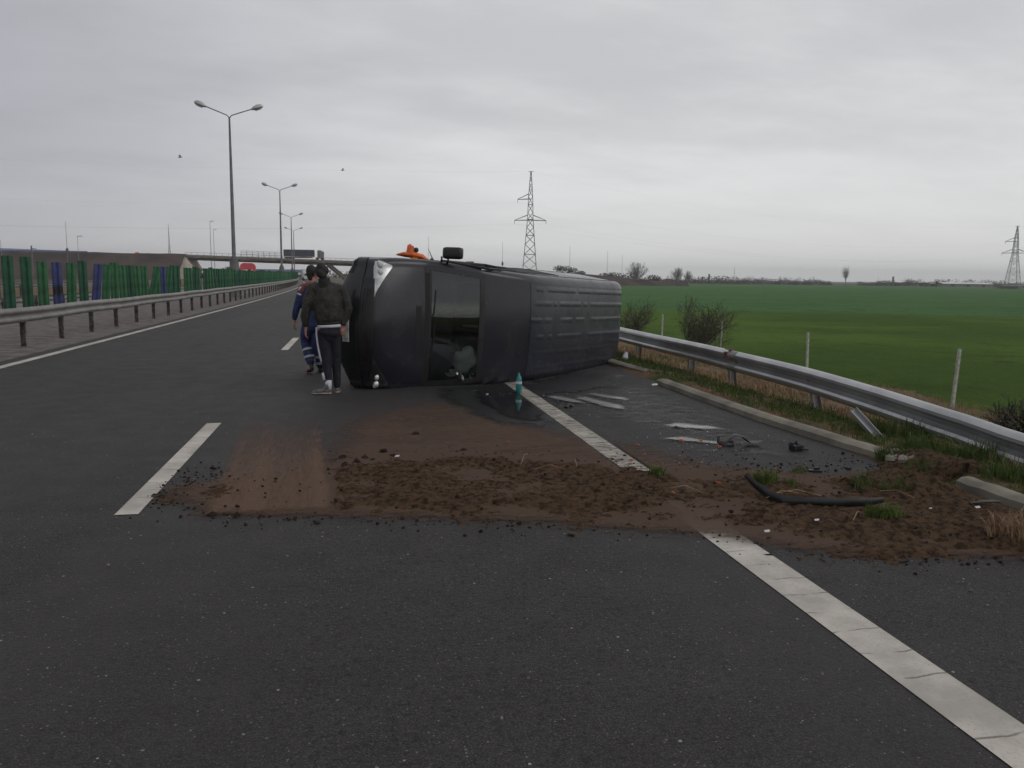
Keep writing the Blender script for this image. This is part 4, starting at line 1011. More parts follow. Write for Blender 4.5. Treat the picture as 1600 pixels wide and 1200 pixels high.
gx = np.arange(-1.6, .3, .03); gy = np.arange(5.3, 9.9, .04); GX, GY = np.meshgrid(gx, gy)
cc = -.60-.06*(GY-5.5); dx = np.abs(GX-cc)
cv = np.clip((.50-dx+(fbm(GX, GY, 5, 3, 4)-.5)*.12)/.2, 0, 1)*(.66+.45*np.exp(-((dx-.36)/.05)**2)+.22*np.exp(-((GX-cc+.12)/.08)**2))*np.clip((GY-5.40)/.12, 0, 1)*np.clip((9.3-GY)/2.6, 0, 1)**.8
tag(grid_obj('dust_track', gx, gy, np.full(GX.shape, .016), MAT['dust'], cv, drop=cv < .05), 'pale brown dusty wheel track running up the lane beside the first dash', 'dust', kind='stuff')
def blob(name, poly, mat, z, label, step=.03, soft=.12, gain=1.0, cat='puddle', streak=None):
    xs_ = [p[0] for p in poly]; ys__ = [p[1] for p in poly]; gx = np.arange(min(xs_)-.2, max(xs_)+.2, step); gy = np.arange(min(ys__)-.2, max(ys__)+.2, step); GX, GY = np.meshgrid(gx, gy)
    cv = np.clip(.5+(poly_sd(GX, GY, poly)+(fbm(GX, GY, 4, 4, 5)-.5)*soft*1.5)/(soft*2), 0, 1)*gain
    if mat.name.startswith('wet'): cv *= 1-.75*((np.abs(GX-2.30) < .12))
    return tag(grid_obj(name, gx, gy, np.full(GX.shape, z), mat, cv, drop=cv < .03), label, cat, kind='stuff')
blob('wet_patch', [(1.25, 11.4), (1.15, 10.5), (1.35, 9.3), (1.58, 8.55), (1.95, 8.35), (2.3, 8.7), (2.45, 9.6), (2.55, 10.6), (3.6, 11.2), (4.2, 12.6), (3.6, 13.0), (2.6, 11.8)], MAT['wet'], .0125, 'dark wet patch of asphalt at the foot of the van roof', gain=1.0, soft=.2)
blob('puddle', [(1.62, 10.9), (1.55, 10.0), (1.65, 9.1), (1.8, 8.65), (2.0, 8.6), (2.12, 9.1), (2.12, 10.0), (2.1, 10.8)], MAT['water'], .0185, 'dark puddle beside the teal bottle reflecting it', gain=1.0, soft=.1)
blob('shoulder_wet', [(2.6, 10.9), (2.6, 8.6), (2.9, 7.3), (3.2, 6.4), (4.1, 6.2), (4.3, 8.3), (4.3, 11.6), (3.4, 11.2)], MAT['wet'], .0128, 'damp darkened asphalt across the hard shoulder', gain=.36, soft=.5)
blob('spill_sky_sheen', [(2.50, 10.35), (2.62, 10.4), (2.80, 9.95), (2.86, 9.75), (2.72, 9.8), (2.56, 10.15)], MAT['painted_sheen'], .0175, 'bright white pool streak on the shoulder, nearest the worn line', gain=1.0, soft=.07, step=.015)  # wet streaks with the white sky reflection put into their colour
blob('spill_sky_sheen', [(2.86, 10.15), (3.0, 10.25), (3.2, 9.6), (3.22, 9.25), (3.1, 9.3), (2.95, 9.85)], MAT['painted_sheen'], .0175, 'long thin pale spill streak in the middle of the shoulder', gain=.95, soft=.07, step=.015)
blob('spill_sky_sheen', [(3.12, 10.55), (3.25, 10.6), (3.48, 10.15), (3.45, 9.95), (3.2, 10.2)], MAT['painted_sheen'], .0175, 'broken pale spill streak nearest the van roof', gain=.82, soft=.09, step=.015)
blob('spill_sky_sheen', [(3.28, 8.12), (3.45, 8.22), (3.8, 8.0), (3.84, 7.86), (3.6, 7.86), (3.35, 8.0)], MAT['painted_sheen'], .0175, 'spill pool with painted pale sky reflection on the shoulder just beyond the black debris', gain=.8, soft=.07, step=.015)
blob('spill_sky_sheen', [(3.02, 7.45), (3.2, 7.5), (3.5, 7.2), (3.45, 7.1), (3.15, 7.3)], MAT['painted_sheen'], .0175, 'faint thin spill streak with painted sky sheen beside the orange shards', gain=.6, soft=.03, step=.015)

# lumps of soil on the asphalt
rnd = random.Random(23)
def clod(x, y, s, label, group):
    mb = MB(); mb.ball((0, 0, 0), (s, s*rnd.uniform(.6, 1), s*.55), 9, noise=.22, rnd=rnd); mb.ball((s*.7, s*.3, -.1*s), (s*.5, s*.5, s*.4), 7, noise=.25, rnd=rnd)
    o = mb.build('soil_lump', MAT['clod'], None, recalc=True); o.location = (x, y, s*.4); o.rotation_euler = (0, 0, rnd.uniform(0, 6)); tag(o, label, 'soil lump', group); return o
clod(.57, 8.03, .035, 'single dark soil lump lying alone on the smeared asphalt below the bonnet', None)
clod(-.96, 5.45, .028, 'left of two small dark lumps in front of the soil band near the wheel track', None)
clod(-.80, 5.40, .030, 'right of two small dark lumps in front of the soil band near the wheel track', None)
for x, y in ((-.14, 7.05), (.05, 7.0), (.22, 7.22), (-.02, 6.86), (.12, 6.92), (-.12, 6.75), (.30, 7.05), (.95, 7.2), (.88, 7.15)):
    clod(x, y, rnd.uniform(.018, .045), 'dark crumbly soil lump scattered along the far edge of the soil band', 'dark soil lumps along the far edge of the soil band')
crumbs = MB()
for i in range(2000):
    t = rnd.random(); x = rnd.uniform(-1.5, 4.5)
    yb = np.interp(x, [-1.5, -1, 0, 1.2, 2.2, 3, 4.5], [6.1, 5.55, 5.4, 5.05, 4.7, 4.1, 3.95]); yt = np.interp(x, [-1.5, -.3, .3, 1.2, 2.3, 3.5, 4.5], [6.3, 6.6, 7.0, 7.0, 6.3, 5.9, 6.0])
    y = (yb-abs(rnd.gauss(0, .16))) if t < .35 else (yt+abs(rnd.gauss(0, .28)) if t < .8 else rnd.uniform(yb, yt)); s = abs(rnd.gauss(0, .0045))+.002
    crumbs.ball((x, y, s*.5+(.03 if t > .8 else 0)), (s*1.3, s, s*.8), 5, noise=.2, rnd=rnd)
tag(crumbs.build('soil_crumbs', MAT['clod'], None), 'small crumbs of soil sprinkled around the edges of the soil band', 'soil', kind='stuff')
stones = MB()
for i in range(700):
    x = rnd.uniform(3.0, 4.55) if rnd.random() < .6 else rnd.uniform(-6, 4.5); y = rnd.uniform(2.5, 13); s = abs(rnd.gauss(0, .003))+.0025; stones.ball((x, y, s*.5), s, 5, noise=.2, rnd=rnd)
tag(stones.build('loose_grit', MAT['conc'], None), 'fine pale grit scattered over the road and shoulder', 'grit', kind='stuff')

gl = MB(); rnd = random.Random(77)
for i in range(420):
    cx_, cy_, sp_ = rnd.choice([(3.0, 9.6, .35), (3.4, 7.6, .3), (3.3, 7.1, .2), (1.9, 10.7, .3), (.7, 11.2, .35), (2.9, 6.8, .4), (2.6, 10.2, .3)])
    x = rnd.gauss(cx_, sp_); y = rnd.gauss(cy_, sp_*1.3); s = rnd.uniform(.003, .009); a = rnd.uniform(0, 6.3)
    gl.face([(x+math.cos(a+t)*s*rnd.uniform(.6, 1), y+math.sin(a+t)*s*rnd.uniform(.6, 1), .019+rnd.uniform(0, s)) for t in (0, 2.1, 4.2)])
tag(gl.build('glass_crumbs', MAT['white_bits'], None), 'tiny crumbs of broken glass scattered over shoulder and road near the van', 'glass', kind='stuff')

def clump(x, y, r, h, n, label, mt='clump', z=.02, sod=True):
    root = empty('grass_clump', (x, y, z)); tag(root, label, 'grass clump'); rnd = random.Random(int(x*1000+y*77)); 
    if sod:
        mb = MB(); mb.ball((0, 0, 0), (r*1.05, r*.75, h*.28), 10, noise=.2, rnd=rnd); mb.build('sod', MAT['clod'], root, recalc=True)
    pts = []
    for i in range(n):
        a = rnd.uniform(0, 6.28); q = r*math.sqrt(rnd.random()); pts.append((math.cos(a)*q, math.sin(a)*q*.75, h*.18*(1-q/r), .8+.5*rnd.random()))
    blades('blades', pts, h, .0035, MAT[mt], int(x*100), 1.0, parent=root, kind=None)
clump(2.36, 5.98, .07, .09, 140, 'small bright grass clump at the end of the worn line section')
clump(3.12, 5.62, .10, .11, 220, 'bright green grass tuft between the worn line end and the long black strip', sod=False)
clump(3.28, 5.52, .05, .07, 60, 'tiny pale grass tuft just right of the brighter one behind the black strip', sod=False)
clump(3.48, 4.66, .13, .09, 320, 'dense green grass clump in front of the long black strip')
clump(4.02, 5.35, .30, .10, 520, 'overturned sod with dark roots and grass near the gap in the kerb', 'grass')
clump(3.62, 5.98, .07, .04, 60, 'flat green tuft lying near the small flat black piece', sod=False)
clump(4.05, 4.12, .22, .15, 620, 'large dry yellowish sod with straw at the right edge of the soil', 'dry_grass')
clump(4.14, 4.05, .14, .10, 200, 'green part-buried tuft behind the dry yellowish sod', 'grass')
clump(4.72, 5.75, .25, .11, 420, 'ragged grass tuft in the gap of the broken kerb', 'grass')
clump(4.68, 6.28, .12, .12, 260, 'pale grass tuft on the crumbled end of the kerb', 'grass', sod=False)
for i, (x, y) in enumerate(((5.45, 7.0), (5.1, 6.35), (5.05, 5.3), (5.35, 6.0), (5.25, 7.3))):
    clump(x, y, .24, .17, 380, ['shaggy verge grass tuft beside the leaning post', 'shaggy verge grass tuft under the rail joint', 'shaggy verge grass tuft above the nearest kerb length', 'shaggy verge grass tuft against the pale gravel drain', 'shaggy verge grass tuft just beyond the leaning post'][i], 'grass', .05, False)
# dry stalks lying in the soil
mb = MB()
for x, y, a, l in ((1.35, 6.5, 1.2, .35), (1.42, 6.3, -.3, .25), (1.8, 6.35, 1.5, .2), (2.9, 5.2, .2, .3), (2.5, 5.4, 2.6, .25), (3.0, 5.3, -.4, .35), (4.0, 5.0, 2.3, .3), (3.2, 4.6, .7, .2)):
    mb.tube([(x, y, .03), (x+math.cos(a)*l*.5, y+math.sin(a)*l*.5, .075), (x+math.cos(a)*l, y+math.sin(a)*l, .04)], .003, 4)
tag(mb.build('dry_stalks', MAT['dry_grass'], None), 'few straw-coloured stalks poking from the loose soil', 'stalks', kind='stuff')

# ------------------------------------------------------------------ debris
def swept(name, pts, rads, mat, label, cat, flat=None, seg=8, up=None, **kw):
    o = MB().tube(pts, rads, seg, 0, flat, True, up).build(name, mat, None, smooth=True, autosmooth=40); return tag(o, label, cat, **kw)
swept('trim_strip', [(2.90, 5.52, .12), (2.93, 5.40, .07), (2.94, 5.22, .045), (2.97, 5.08, .04), (3.12, 5.02, .045), (3.35, 4.96, .045), (3.55, 4.93, .05), (3.66, 4.93, .06)], [(.008, .02), (.012, .032), (.014, .038), (.014, .038), (.012, .034), (.012, .034), (.011, .03), (.006, .02)], MAT['black_plastic'], 'long bent black plastic bumper strip lying on the soil', 'car debris')
mb = MB(); n = 12; pa = []
for i in range(n+1):
    t = i/n; x = 3.50+.36*t; z = .035+.085*math.sin(min(1, t*1.6)*math.pi)**1.0*(1-t*.4)+.05*max(0, t-.8); y = 7.08-.03*t; pa.append((x, y, z))
o = MB().tube(pa, [(.03, .006)]*3+[(.065, .008)]*(n-4)+[(.035, .006)]*2, 8, up=(0, 0, 1)).build('arch_liner', MAT['black_plastic'], None, smooth=True, autosmooth=40); tag(o, 'curved black plastic arch liner piece lying on the shoulder', 'car debris')
mb = MB(); mb.tube([(3.44, 7.13, .09), (3.43, 7.10, .04), (3.47, 7.07, .02), (3.56, 7.05, .03)], [.008, .015, .025, .02], 7, flat=(1.4, .6)); tag(mb.build('trim_shard', MAT['black_plastic'], None, smooth=True), 'small upturned black shard touching the curved arch liner', 'car debris')
mb = MB(); rnd = random.Random(8)
mb.box((0, 0, .03), (.12, .08, .05), rot=Matrix.Rotation(.3, 3, 'Z')); mb.box((.03, .02, .06), (.05, .05, .05), rot=Matrix.Rotation(.8, 3, 'X')); mb.box((-.05, .01, .06), (.04, .04, .04), rot=Matrix.Rotation(.5, 3, 'Y')); mb.tube([(.02, -.05, .03), (.08, -.08, .02)], .012, 6)
o = mb.build('bracket', MAT['black_plastic'], None, bevel=.006); o.location = (4.08, 6.80, 0); tag(o, 'chunky black bracket fragment on the shoulder right of the arch liner', 'car debris')
o = MB().box((0, 0, .012), (.11, .045, .015), rot=Matrix.Rotation(-.25, 3, 'Z')).box((.02, .01, .028), (.05, .02, .02)).build('flat_shard', MAT['black_plastic'], None, bevel=.004); o.location = (3.78, 5.99, .0); tag(o, 'small flat black shard near the soil edge below the bracket', 'car debris')
swept('rubber_strip', [(4.28, 4.83, .04), (4.38, 4.82, .05), (4.47, 4.82, .05), (4.53, 4.83, .04)], [(.01, .008), (.016, .01), (.016, .01), (.01, .008)], MAT['black_plastic'], 'short straight black rubber strip on the soil beside the nearest kerb', 'car debris')
o = MB(); o.tube([(0, 0, .01), (.02, .03, .03), (.05, .02, .012)], [.012, .02, .01], 6); o = o.build('dark_shard', MAT['black_plastic'], None); o.location = (2.52, 9.45, 0); o.scale = (2, 2, 1.3); tag(o, 'small dark fragment beside the bright white pool streak', 'car debris')
# uprooted guardrail post leaning over the verge
o = empty('uprooted_post', (5.08, 6.93, .03)); tag(o, 'bent galvanised channel post leaning out of the verge below the rail', 'post')
d = Vector((-.13, .27, .25)).normalized(); q = Vector((0, 0, 1)).rotation_difference(d).to_matrix()
mb = MB(); mb.box(tuple(q @ Vector((0, .02, .20))), (.085, .006, .46), rot=q); mb.box(tuple(q @ Vector((-.04, 0, .20))), (.0061, .045, .46), rot=q); mb.box(tuple(q @ Vector((.04, 0, .20))), (.0062, .045, .46), rot=q)
mb.build('channel', MAT['galv'], o)
# orange shards
rnd = random.Random(31)
for x, y, s, lab in ((3.38, 8.03, .016, 'orange lens shard on the far side of the spill pool with painted sky reflection'), (3.12, 7.28, .024, 'largest orange lens shard, beside the thin spill streak'), (3.27, 7.2, .020, 'reddish-orange lens shard left of the arch liner'), (3.33, 7.28, .018, 'small orange shard just behind the reddish one left of the arch liner'), (3.38, 6.98, .02, 'orange shard just in front of the arch liner'),
                     (2.35, 6.55, .017, 'orange shard lying on the worn white line'), (1.42, 7.45, .016, 'lone orange shard on the smeared soil left of the line'), (2.62, 7.15, .02, 'dull red shard on the asphalt right of the worn line'), (2.72, 5.6, .016, 'tiny orange shard in the soil right of the line'), (2.30, 5.48, .014, 'tiny pinkish shard in the soil near the line gap')):
    mb = MB(); a = rnd.uniform(0, 3)
    for i in range(3):
        p = [(math.cos(a+j*2.1+i)*s*rnd.uniform(.5, 1)+rnd.uniform(-.5, .5)*s, math.sin(a+j*2.1+i)*s*rnd.uniform(.5, 1)+rnd.uniform(-.5, .5)*s, .006+rnd.uniform(0, s*.6)) for j in range(4)]
        mb.tube([p[0], p[1]], s*.35, 4); mb.face(p)
    o = mb.build('lens_shard', MAT['orange_lens'], None); o.location = (x, y, .012 if y > 6.6 or abs(x-2.3) < .1 else .04); tag(o, lab, 'shard', 'orange lamp lens shards')
for x, y, s, z, lab in ((.33, 6.93, .022, .03, 'bright white scrap on the far edge of the soil band'), (4.40, 11.35, .05, .01, 'white scrap on the asphalt at the end of the middle kerb length'), (1.72, 10.6, .02, .02, 'small white scrap on the wet asphalt below the van'), (2.95, 4.62, .018, .04, 'small white scrap in the soil in front of the black strip'), (2.52, 4.48, .02, .03, 'white scrap in the soil near the restart of the line'), (4.25, 4.72, .02, .04, 'white scrap in the soil near the nearest kerb'), (3.9, 4.75, .012, .04, 'tiny white scrap in the soil right of the grass clump')):
    mb = MB(); mb.face([(-s, -s*.5, 0), (s*.8, -s*.6, .004), (s, s*.5, s*.5), (-s*.7, s*.6, s*.3)]); mb.box((0, 0, .001), (s, s*.6, s*.3)); o = mb.build('white_scrap', MAT['white_bits'], None); o.location = (x, y, z); tag(o, lab, 'scrap', 'white scraps on road and soil')
# teal bottle
bt = empty('water_bottle', (2.20, 10.82, .005)); bt.scale = (.95, .95, .92); tag(bt, 'teal plastic water bottle standing at the end of the worn white line', 'bottle')
mb = MB(); mb.tube([(0, 0, 0), (0, 0, .01), (0, 0, .10), (0, 0, .115), (0, 0, .13), (0, 0, .20), (0, 0, .235), (0, 0, .262), (0, 0, .28)], [.038, .044, .044, .041, .044, .043, .034, .018, .016], 20).build('shell', MAT['bottle'], bt, smooth=True)
MB().tube([(0, 0, .006), (0, 0, .12)], [.038, .040], 16).build('water', MAT['teal_cap'], bt, smooth=True)
MB().tube([(0, 0, .28), (0, 0, .30)], [.019, .018], 14).build('cap', MAT['teal_cap'], bt, smooth=True, autosmooth=40)
MB().tube([(0, 0, .135), (0, 0, .175)], [.0448, .0448], 20, cap=False).build('wrapper', MAT['bottle_label'], bt, smooth=True)
# birds
for px, py, Y, lab in ((291, 262, 60, 'tiny bird in the sky left of the nearest street lamp'), (538, 275, 70, 'tiny bird in the sky right of the second street lamp')):
    z = H+(horizon(px)-py)*Y/FPX; mb = MB(); mb.tube([(-.12, 0, 0), (0, 0, 0), (.15, 0, .01)], [.02, .05, .015], 6); mb.face([(0, 0, .02), (.06, .02, .03), (.1, .3, .10), (-.02, .28, .10)]); mb.face([(0, 0, .02), (.06, -.02, .03), (.1, -.3, .12), (-.02, -.28, .12)])
    o = mb.build('bird', MAT['post_dark'], None); o.location = (farX(px, Y), Y, z); tag(o, lab, 'bird')

# ------------------------------------------------------------------ the overturned van
TH, PH, PS = R(40), R(2), R(1.7)
F0 = Vector((-math.sin(TH), -math.cos(TH), 0)); U0 = Vector((-F0.y, F0.x, 0)); Zv = Vector((0, 0, 1))
VF = F0*math.cos(PS)+Zv*math.sin(PS); R0 = Zv*math.cos(PS)-F0*math.sin(PS); VU = U0*math.cos(PH)-R0*math.sin(PH); VR = VF.cross(VU)
anch = Vector((2.3, -.80, 2.38))    # (f, y, u)
orig = Vector((2.62, 11.94, 0.005))+VF*anch[0]-VU*anch[2]-VR*anch[1]
van = empty('overturned_van'); Mv = Matrix.Identity(4)
for i in range(3): Mv[i][0] = VF[i]; Mv[i][1] = -VR[i]; Mv[i][2] = VU[i]
Mv.translation = orig; van.matrix_world = Mv
tag(van, 'dark charcoal delivery van lying on its side with its ribbed roof facing the viewer', 'van')
LEN = 5.9
prof = [(.16, .30), (.05, .36), (.01, .48), (0, .60), (.015, .76), (.05, .83), (.07, .88), (.12, 1.00), (.20, 1.07), (.35, 1.14), (.6, 1.235), (.82, 1.305), (.90, 1.335), (.95, 1.37), (1.22, 1.645), (1.50, 1.915), (1.58, 1.975), (1.75, 2.075), (2.0, 2.20), (2.2, 2.29), (2.38, 2.35), (2.6, 2.385), (3.0, 2.40), (4.3, 2.40), (5.6, 2.38), (5.92, 2.355), (6.08, 2.30), (6.16, 2.19), (6.19, 2.0), (6.20, 1.2), (6.20, .5), (6.16, .36)]
BRK = dict(bumper0=0, bumper1=5, grille0=5, grille1=7, bonnet0=7, bonnet1=12, ws0=13, ws1=15, cap1=20, roof1=26, end=31)
# arc-length resample keeping break points
pf = [np.array(p) for p in prof]; S_, PT = [0.0], [pf[0]]; BS = {0: 0.0}
for i in range(1, len(pf)):
    L = np.linalg.norm(pf[i]-pf[i-1]); n = max(1, int(math.ceil(L/.06)))
    for j in range(1, n+1): S_.append(S_[-1]+L/n); PT.append(pf[i-1]+(pf[i]-pf[i-1])*j/n)
    BS[i] = S_[-1]
S_ = np.array(S_); PT = np.array(PT)
PSm = PT.copy()
for _ in range(3): PSm[1:-1] = PSm[1:-1]*.5+(PSm[:-2]+PSm[2:])*.25
Tn = np.gradient(PSm, axis=0); Tn /= np.linalg.norm(Tn, axis=1)[:, None]
NIN = np.stack([Tn[:, 1], -Tn[:, 0]], 1)   # inward
for _ in range(2): NIN[1:-1] = NIN[1:-1]*.5+(NIN[:-2]+NIN[2:])*.25
def sB(kk): return BS[BRK[kk]]
def W(f, u):
    w0 = np.interp(u, [0, .4, 1.15, 1.35, 2.1, 2.4], [.90, .95, .955, .945, .845, .80])
    nose = 1-.16*np.clip((.75-f)/.75, 0, 1)**2.2
    return w0*nose
sk = [0, sB('bumper1'), sB('grille1'), sB('ws0'), sB('ws1'), sB('cap1'), sB('roof1'), sB('end')]
rk = [.10, .12, .12, .10, .11, .145, .14, .07]; ck = [.27, .25, .20, .075, .06, .05, .03, .03]
def surf(s, v, off=0.0):
    """v: -1..1 across, 1..2 round the edge, 2..3 down the side (sign = side)"""
    sg = 1 if v >= 0 else -1; a = abs(v)
    p = np.array([np.interp(s, S_, PSm[:, 0]), np.interp(s, S_, PSm[:, 1])]); n = np.array([np.interp(s, S_, NIN[:, 0]), np.interp(s, S_, NIN[:, 1])]); n /= np.linalg.norm(n)
    r = float(np.interp(s, sk, rk)); c = float(np.interp(s, sk, ck))
    E = p+n*(r+c); w_ = float(W(E[0], E[1]))
    if a <= 1: y = (w_-r)*a; q = p+n*(c*a*a)
    elif a <= 2: t = (a-1)*math.pi/2; y = w_-r+r*math.sin(t); q = p+n*(c+r*(1-math.cos(t)))
    else:
        t = a-2; A = np.array([min(max(E[0], .45), 6.05), .42]); q = E+(A-E)*t; y = float(W(q[0], q[1]))
        if 2 <= a: y = y*(1)+(w_-float(W(E[0], E[1])))*(1-t)
    # crumpled edge where the cab struck the ground
    if sg < 0:
        dmg = math.exp(-((s-(sB('ws1')+.35))/.45)**2)*max(0, (min(a, 2)-.55))
        q = q+n*.03*dmg*(math.sin(s*23+a*5)+.6*math.sin(s*51-a*9))
    return Vector((-q[0], -sg*y, q[1]))
def snorm(s, v):
    e = 1e-3; a = surf(s+e, v)-surf(s-e, v); b = surf(s, v+e)-surf(s, v-e); n = b.cross(a)
    if n.length < 1e-12: return Vector((0, 0, 1))
    n.normalize(); c = Vector((-3.0, 0, 1.0)); p = surf(s, v)
    return n if n.dot(p-c) > 0 else -n
def patch(name, mat, fs, parent, nu, nv, off, thick=.0, fn=None, smooth=True):
    """fs(a, b) -> (s, v); builds a grid patch standing off the body skin, with a skirt back to it"""
    P = [[None]*(nv+1) for _ in range(nu+1)]; B = [[None]*(nv+1) for _ in range(nu+1)]
    for i in range(nu+1):
        for j in range(nv+1):
            s, v = fs(i/nu, j/nv); n = snorm(s, v); p = surf(s, v); P[i][j] = p+n*off; B[i][j] = p-n*.01
    mb = MB()
    for i in range(nu+1):
        for j in range(nv+1): mb.v.append(tuple(P[i][j]))
    W_ = nv+1
    for i in range(nu):
        for j in range(nv): q = i*W_+j; mb.f.append((q, q+1, q+W_+1, q+W_)); mb.mi.append(0)
    ring = [(i, 0) for i in range(nu+1)]+[(nu, j) for j in range(1, nv+1)]+[(i, nv) for i in range(nu-1, -1, -1)]+[(0, j) for j in range(nv-1, 0, -1)]
    st = len(mb.v)
    for i, j in ring: mb.v.append(tuple(B[i][j]))
    nr = len(ring)
    for k_ in range(nr):
        a = ring[k_]; b = ring[(k_+1) % nr]; mb.f.append((a[0]*W_+a[1], b[0]*W_+b[1], st+(k_+1) % nr, st+k_)); mb.mi.append(0)
    o = mb.build(name, mat, parent, smooth=smooth, recalc=True, autosmooth=50); return o
# base shell
vv = sorted(set([-3+i*.1 for i in range(10)]+[-2+i*.125 for i in range(8)]+[round(-1+i*.05, 4) for i in range(41)]+[1+.125*(i+1) for i in range(8)]+[2+.1*(i+1) for i in range(10)]))
SS = list(S_); PV = np.array([[surf(s, v) for v in vv] for s in SS])
shell = MB(); shell.v = [tuple(p) for p in PV.reshape(-1, 3)]; nvv = len(vv)
ws0, ws1 = sB('ws0'), sB('ws1'); VW = .95
def inwin(p):
    f, y, u = -p[0], -p[1], p[2]
    lo = 1.36; hi = 1.92
    return abs(y) > .75 and lo < u < hi and (1.22+(u-lo)*.72) < f < 2.42 or (abs(y) > .75 and lo < u < hi and 2.62 < f < 3.75 and y > 0)
def inarch(p):
    f, y, u = -p[0], -p[1], p[2]
    return abs(y) > .6 and any((f-fa)**2+(u-.36)**2 < .40**2 for fa in (1.02, 4.62))
for i in range(len(SS)-1):
    for j in range(nvv-1):
        sm_ = (SS[i]+SS[i+1])/2; vm = (vv[j]+vv[j+1])/2; pm = (PV[i, j]+PV[i+1, j+1])/2
        if ws0-1e-6 < sm_ < ws1+1e-6 and abs(vm) < VW-.0: 
            if abs(vm) < .95: continue
        if inwin(pm) or inarch(pm): continue
        shell.f.append((i*nvv+j, i*nvv+j+1, (i+1)*nvv+j+1, (i+1)*nvv+j)); shell.mi.append(0)
shell.build('body', MAT['paint_van'], van, smooth=True, recalc=True, autosmooth=60)
def rect(s0, s1, v0, v1): return lambda a, b: (s0+(s1-s0)*a, v0+(v1-v0)*b)
patch('windshield', MAT['glass'], rect(ws0+.01, ws1-.01, -.955, .955), van, 16, 30, -.004)
fr = [(ws0-.055, ws0+.02, -1.0, 1.0), (ws1-.03, ws1+.05, -1.02, 1.02)]
mbf = empty  # frame strips
for i, r4 in enumerate(fr): patch('windshield_seal', MAT['black_plastic'], rect(*r4), van, 3, 30, .006)
for sg in (-1, 1): patch('pillar_trim', MAT['paint_van'] if sg > 0 else MAT['black_plastic'], (lambda sg: lambda a, b: (ws0-.02+(ws1-ws0+.04)*a, sg*(.94+.16*b)))(sg), van, 14, 5, .007)
g0, g1 = sB('grille0'), sB('grille1')
patch('grille', MAT['black_plastic'], rect(g0-.01, g1+.02, -.80, .80), van, 6, 24, .008)
mb = MB()
for k_ in range(4):
    s = g0+.03+(g1-g0-.03)*k_/3.4; mb.tube([surf(s, v)+snorm(s, v)*.018 for v in np.linspace(-.62, .62, 16)], .007, 6)
mb.build('grille_bars', MAT['black_plastic'], van, smooth=True)
def bonfs(a, b):
    v = -.97+1.94*b; y = abs(v); lift = max(0, (y-.50)/.47)**1.3*.33
    s0 = g1+.035+lift; s1 = sB('bonnet1')-.01; return (s0+(s1-s0)*a, v)
patch('bonnet', MAT['paint_van'], bonfs, van, 16, 44, .010)
def hlfs(sg):
    def f(a, b):
        v = .48+.95*b; y = min(v, 1.0); lift = max(0, (min(v, .97)-.50)/.47)**1.3*.33
        lo = g1+.005-.02*b+ (max(0, v-1.0)*.10); hi = g1+.022+lift-(max(0, v-1.05)*.42)
        hi = max(hi, lo+.006); return (lo+(hi-lo)*a, sg*v)
    return f
for sg in (1, -1):
    h = patch('headlight', MAT['reflector'] if sg > 0 else MAT['rim'], hlfs(sg), van, 8, 18, .006)
    if sg < 0: h['label'] = 'lower headlight, dark and broken with glints'
    if sg > 0: h['label'] = 'upper headlight, whole and pale'
    patch('lens', MAT['lens'], hlfs(sg), h, 8, 18, .018)
    mb = MB()
    for t, r_ in ((.45, .05), (.7, .055), (.86, .04)):
        s, v = hlfs(sg)(.5, t); mb.ball(tuple(surf(s, v)+snorm(s, v)*.004), (r_*.7, r_, r_*.7), 10)
    mb.build('bulb_housing', MAT['white_metal'] if sg > 0 else MAT['reflector'], h, smooth=True)
b0, b1 = .0, sB('bumper1')
patch('bumper', MAT['bumper'], rect(b0, b1-.012, -2.16, 2.16), van, 14, 70, .016)
patch('lower_grille', MAT['void'], lambda a, b: (.16+.12*a+0*b, -.55+1.1*b), van, 3, 14, .022)
for sg in (1, -1):
    fg = patch('fog_lamp_recess', MAT['void'], (lambda sg: lambda a, b: (.13+.22*a, sg*(.86+.55*b)))(sg), van, 5, 8, .022)
    patch('fog_lamp_trim', MAT['galv'], (lambda sg: lambda a, b: (.16+.025*a, sg*(.90+.42*b)))(sg), fg, 2, 8, .028)
pl = patch('number_plate', MAT['white_bits'], lambda a, b: (.36+.11*a, -.30+.60*b), van, 2, 8, .030)
# black strip at the bonnet rear (wiper well) and wipers
cw0 = sB('bonnet1'); patch('scuttle', MAT['void'], rect(cw0-.012, cw0+.05, -.9, .9), van, 2, 20, .0085)
patch('bonnet_vent', MAT['void'], rect(cw0-.16, cw0-.07, -.42, .34), van, 2, 8, .013)
for v0, v1, e in ((-.55, .05, .50), (.12, .62, .42)):
    mb = MB(); pts = [surf(ws0-.03, v0), surf(ws0+.06, v0+.1), surf(ws0+.08, v1)]; pts = [p+snorm(ws0, v0)*.02 for p in pts]; mb.tube(pts, .007, 6); mb.build('wiper', MAT['black_plastic'], van)
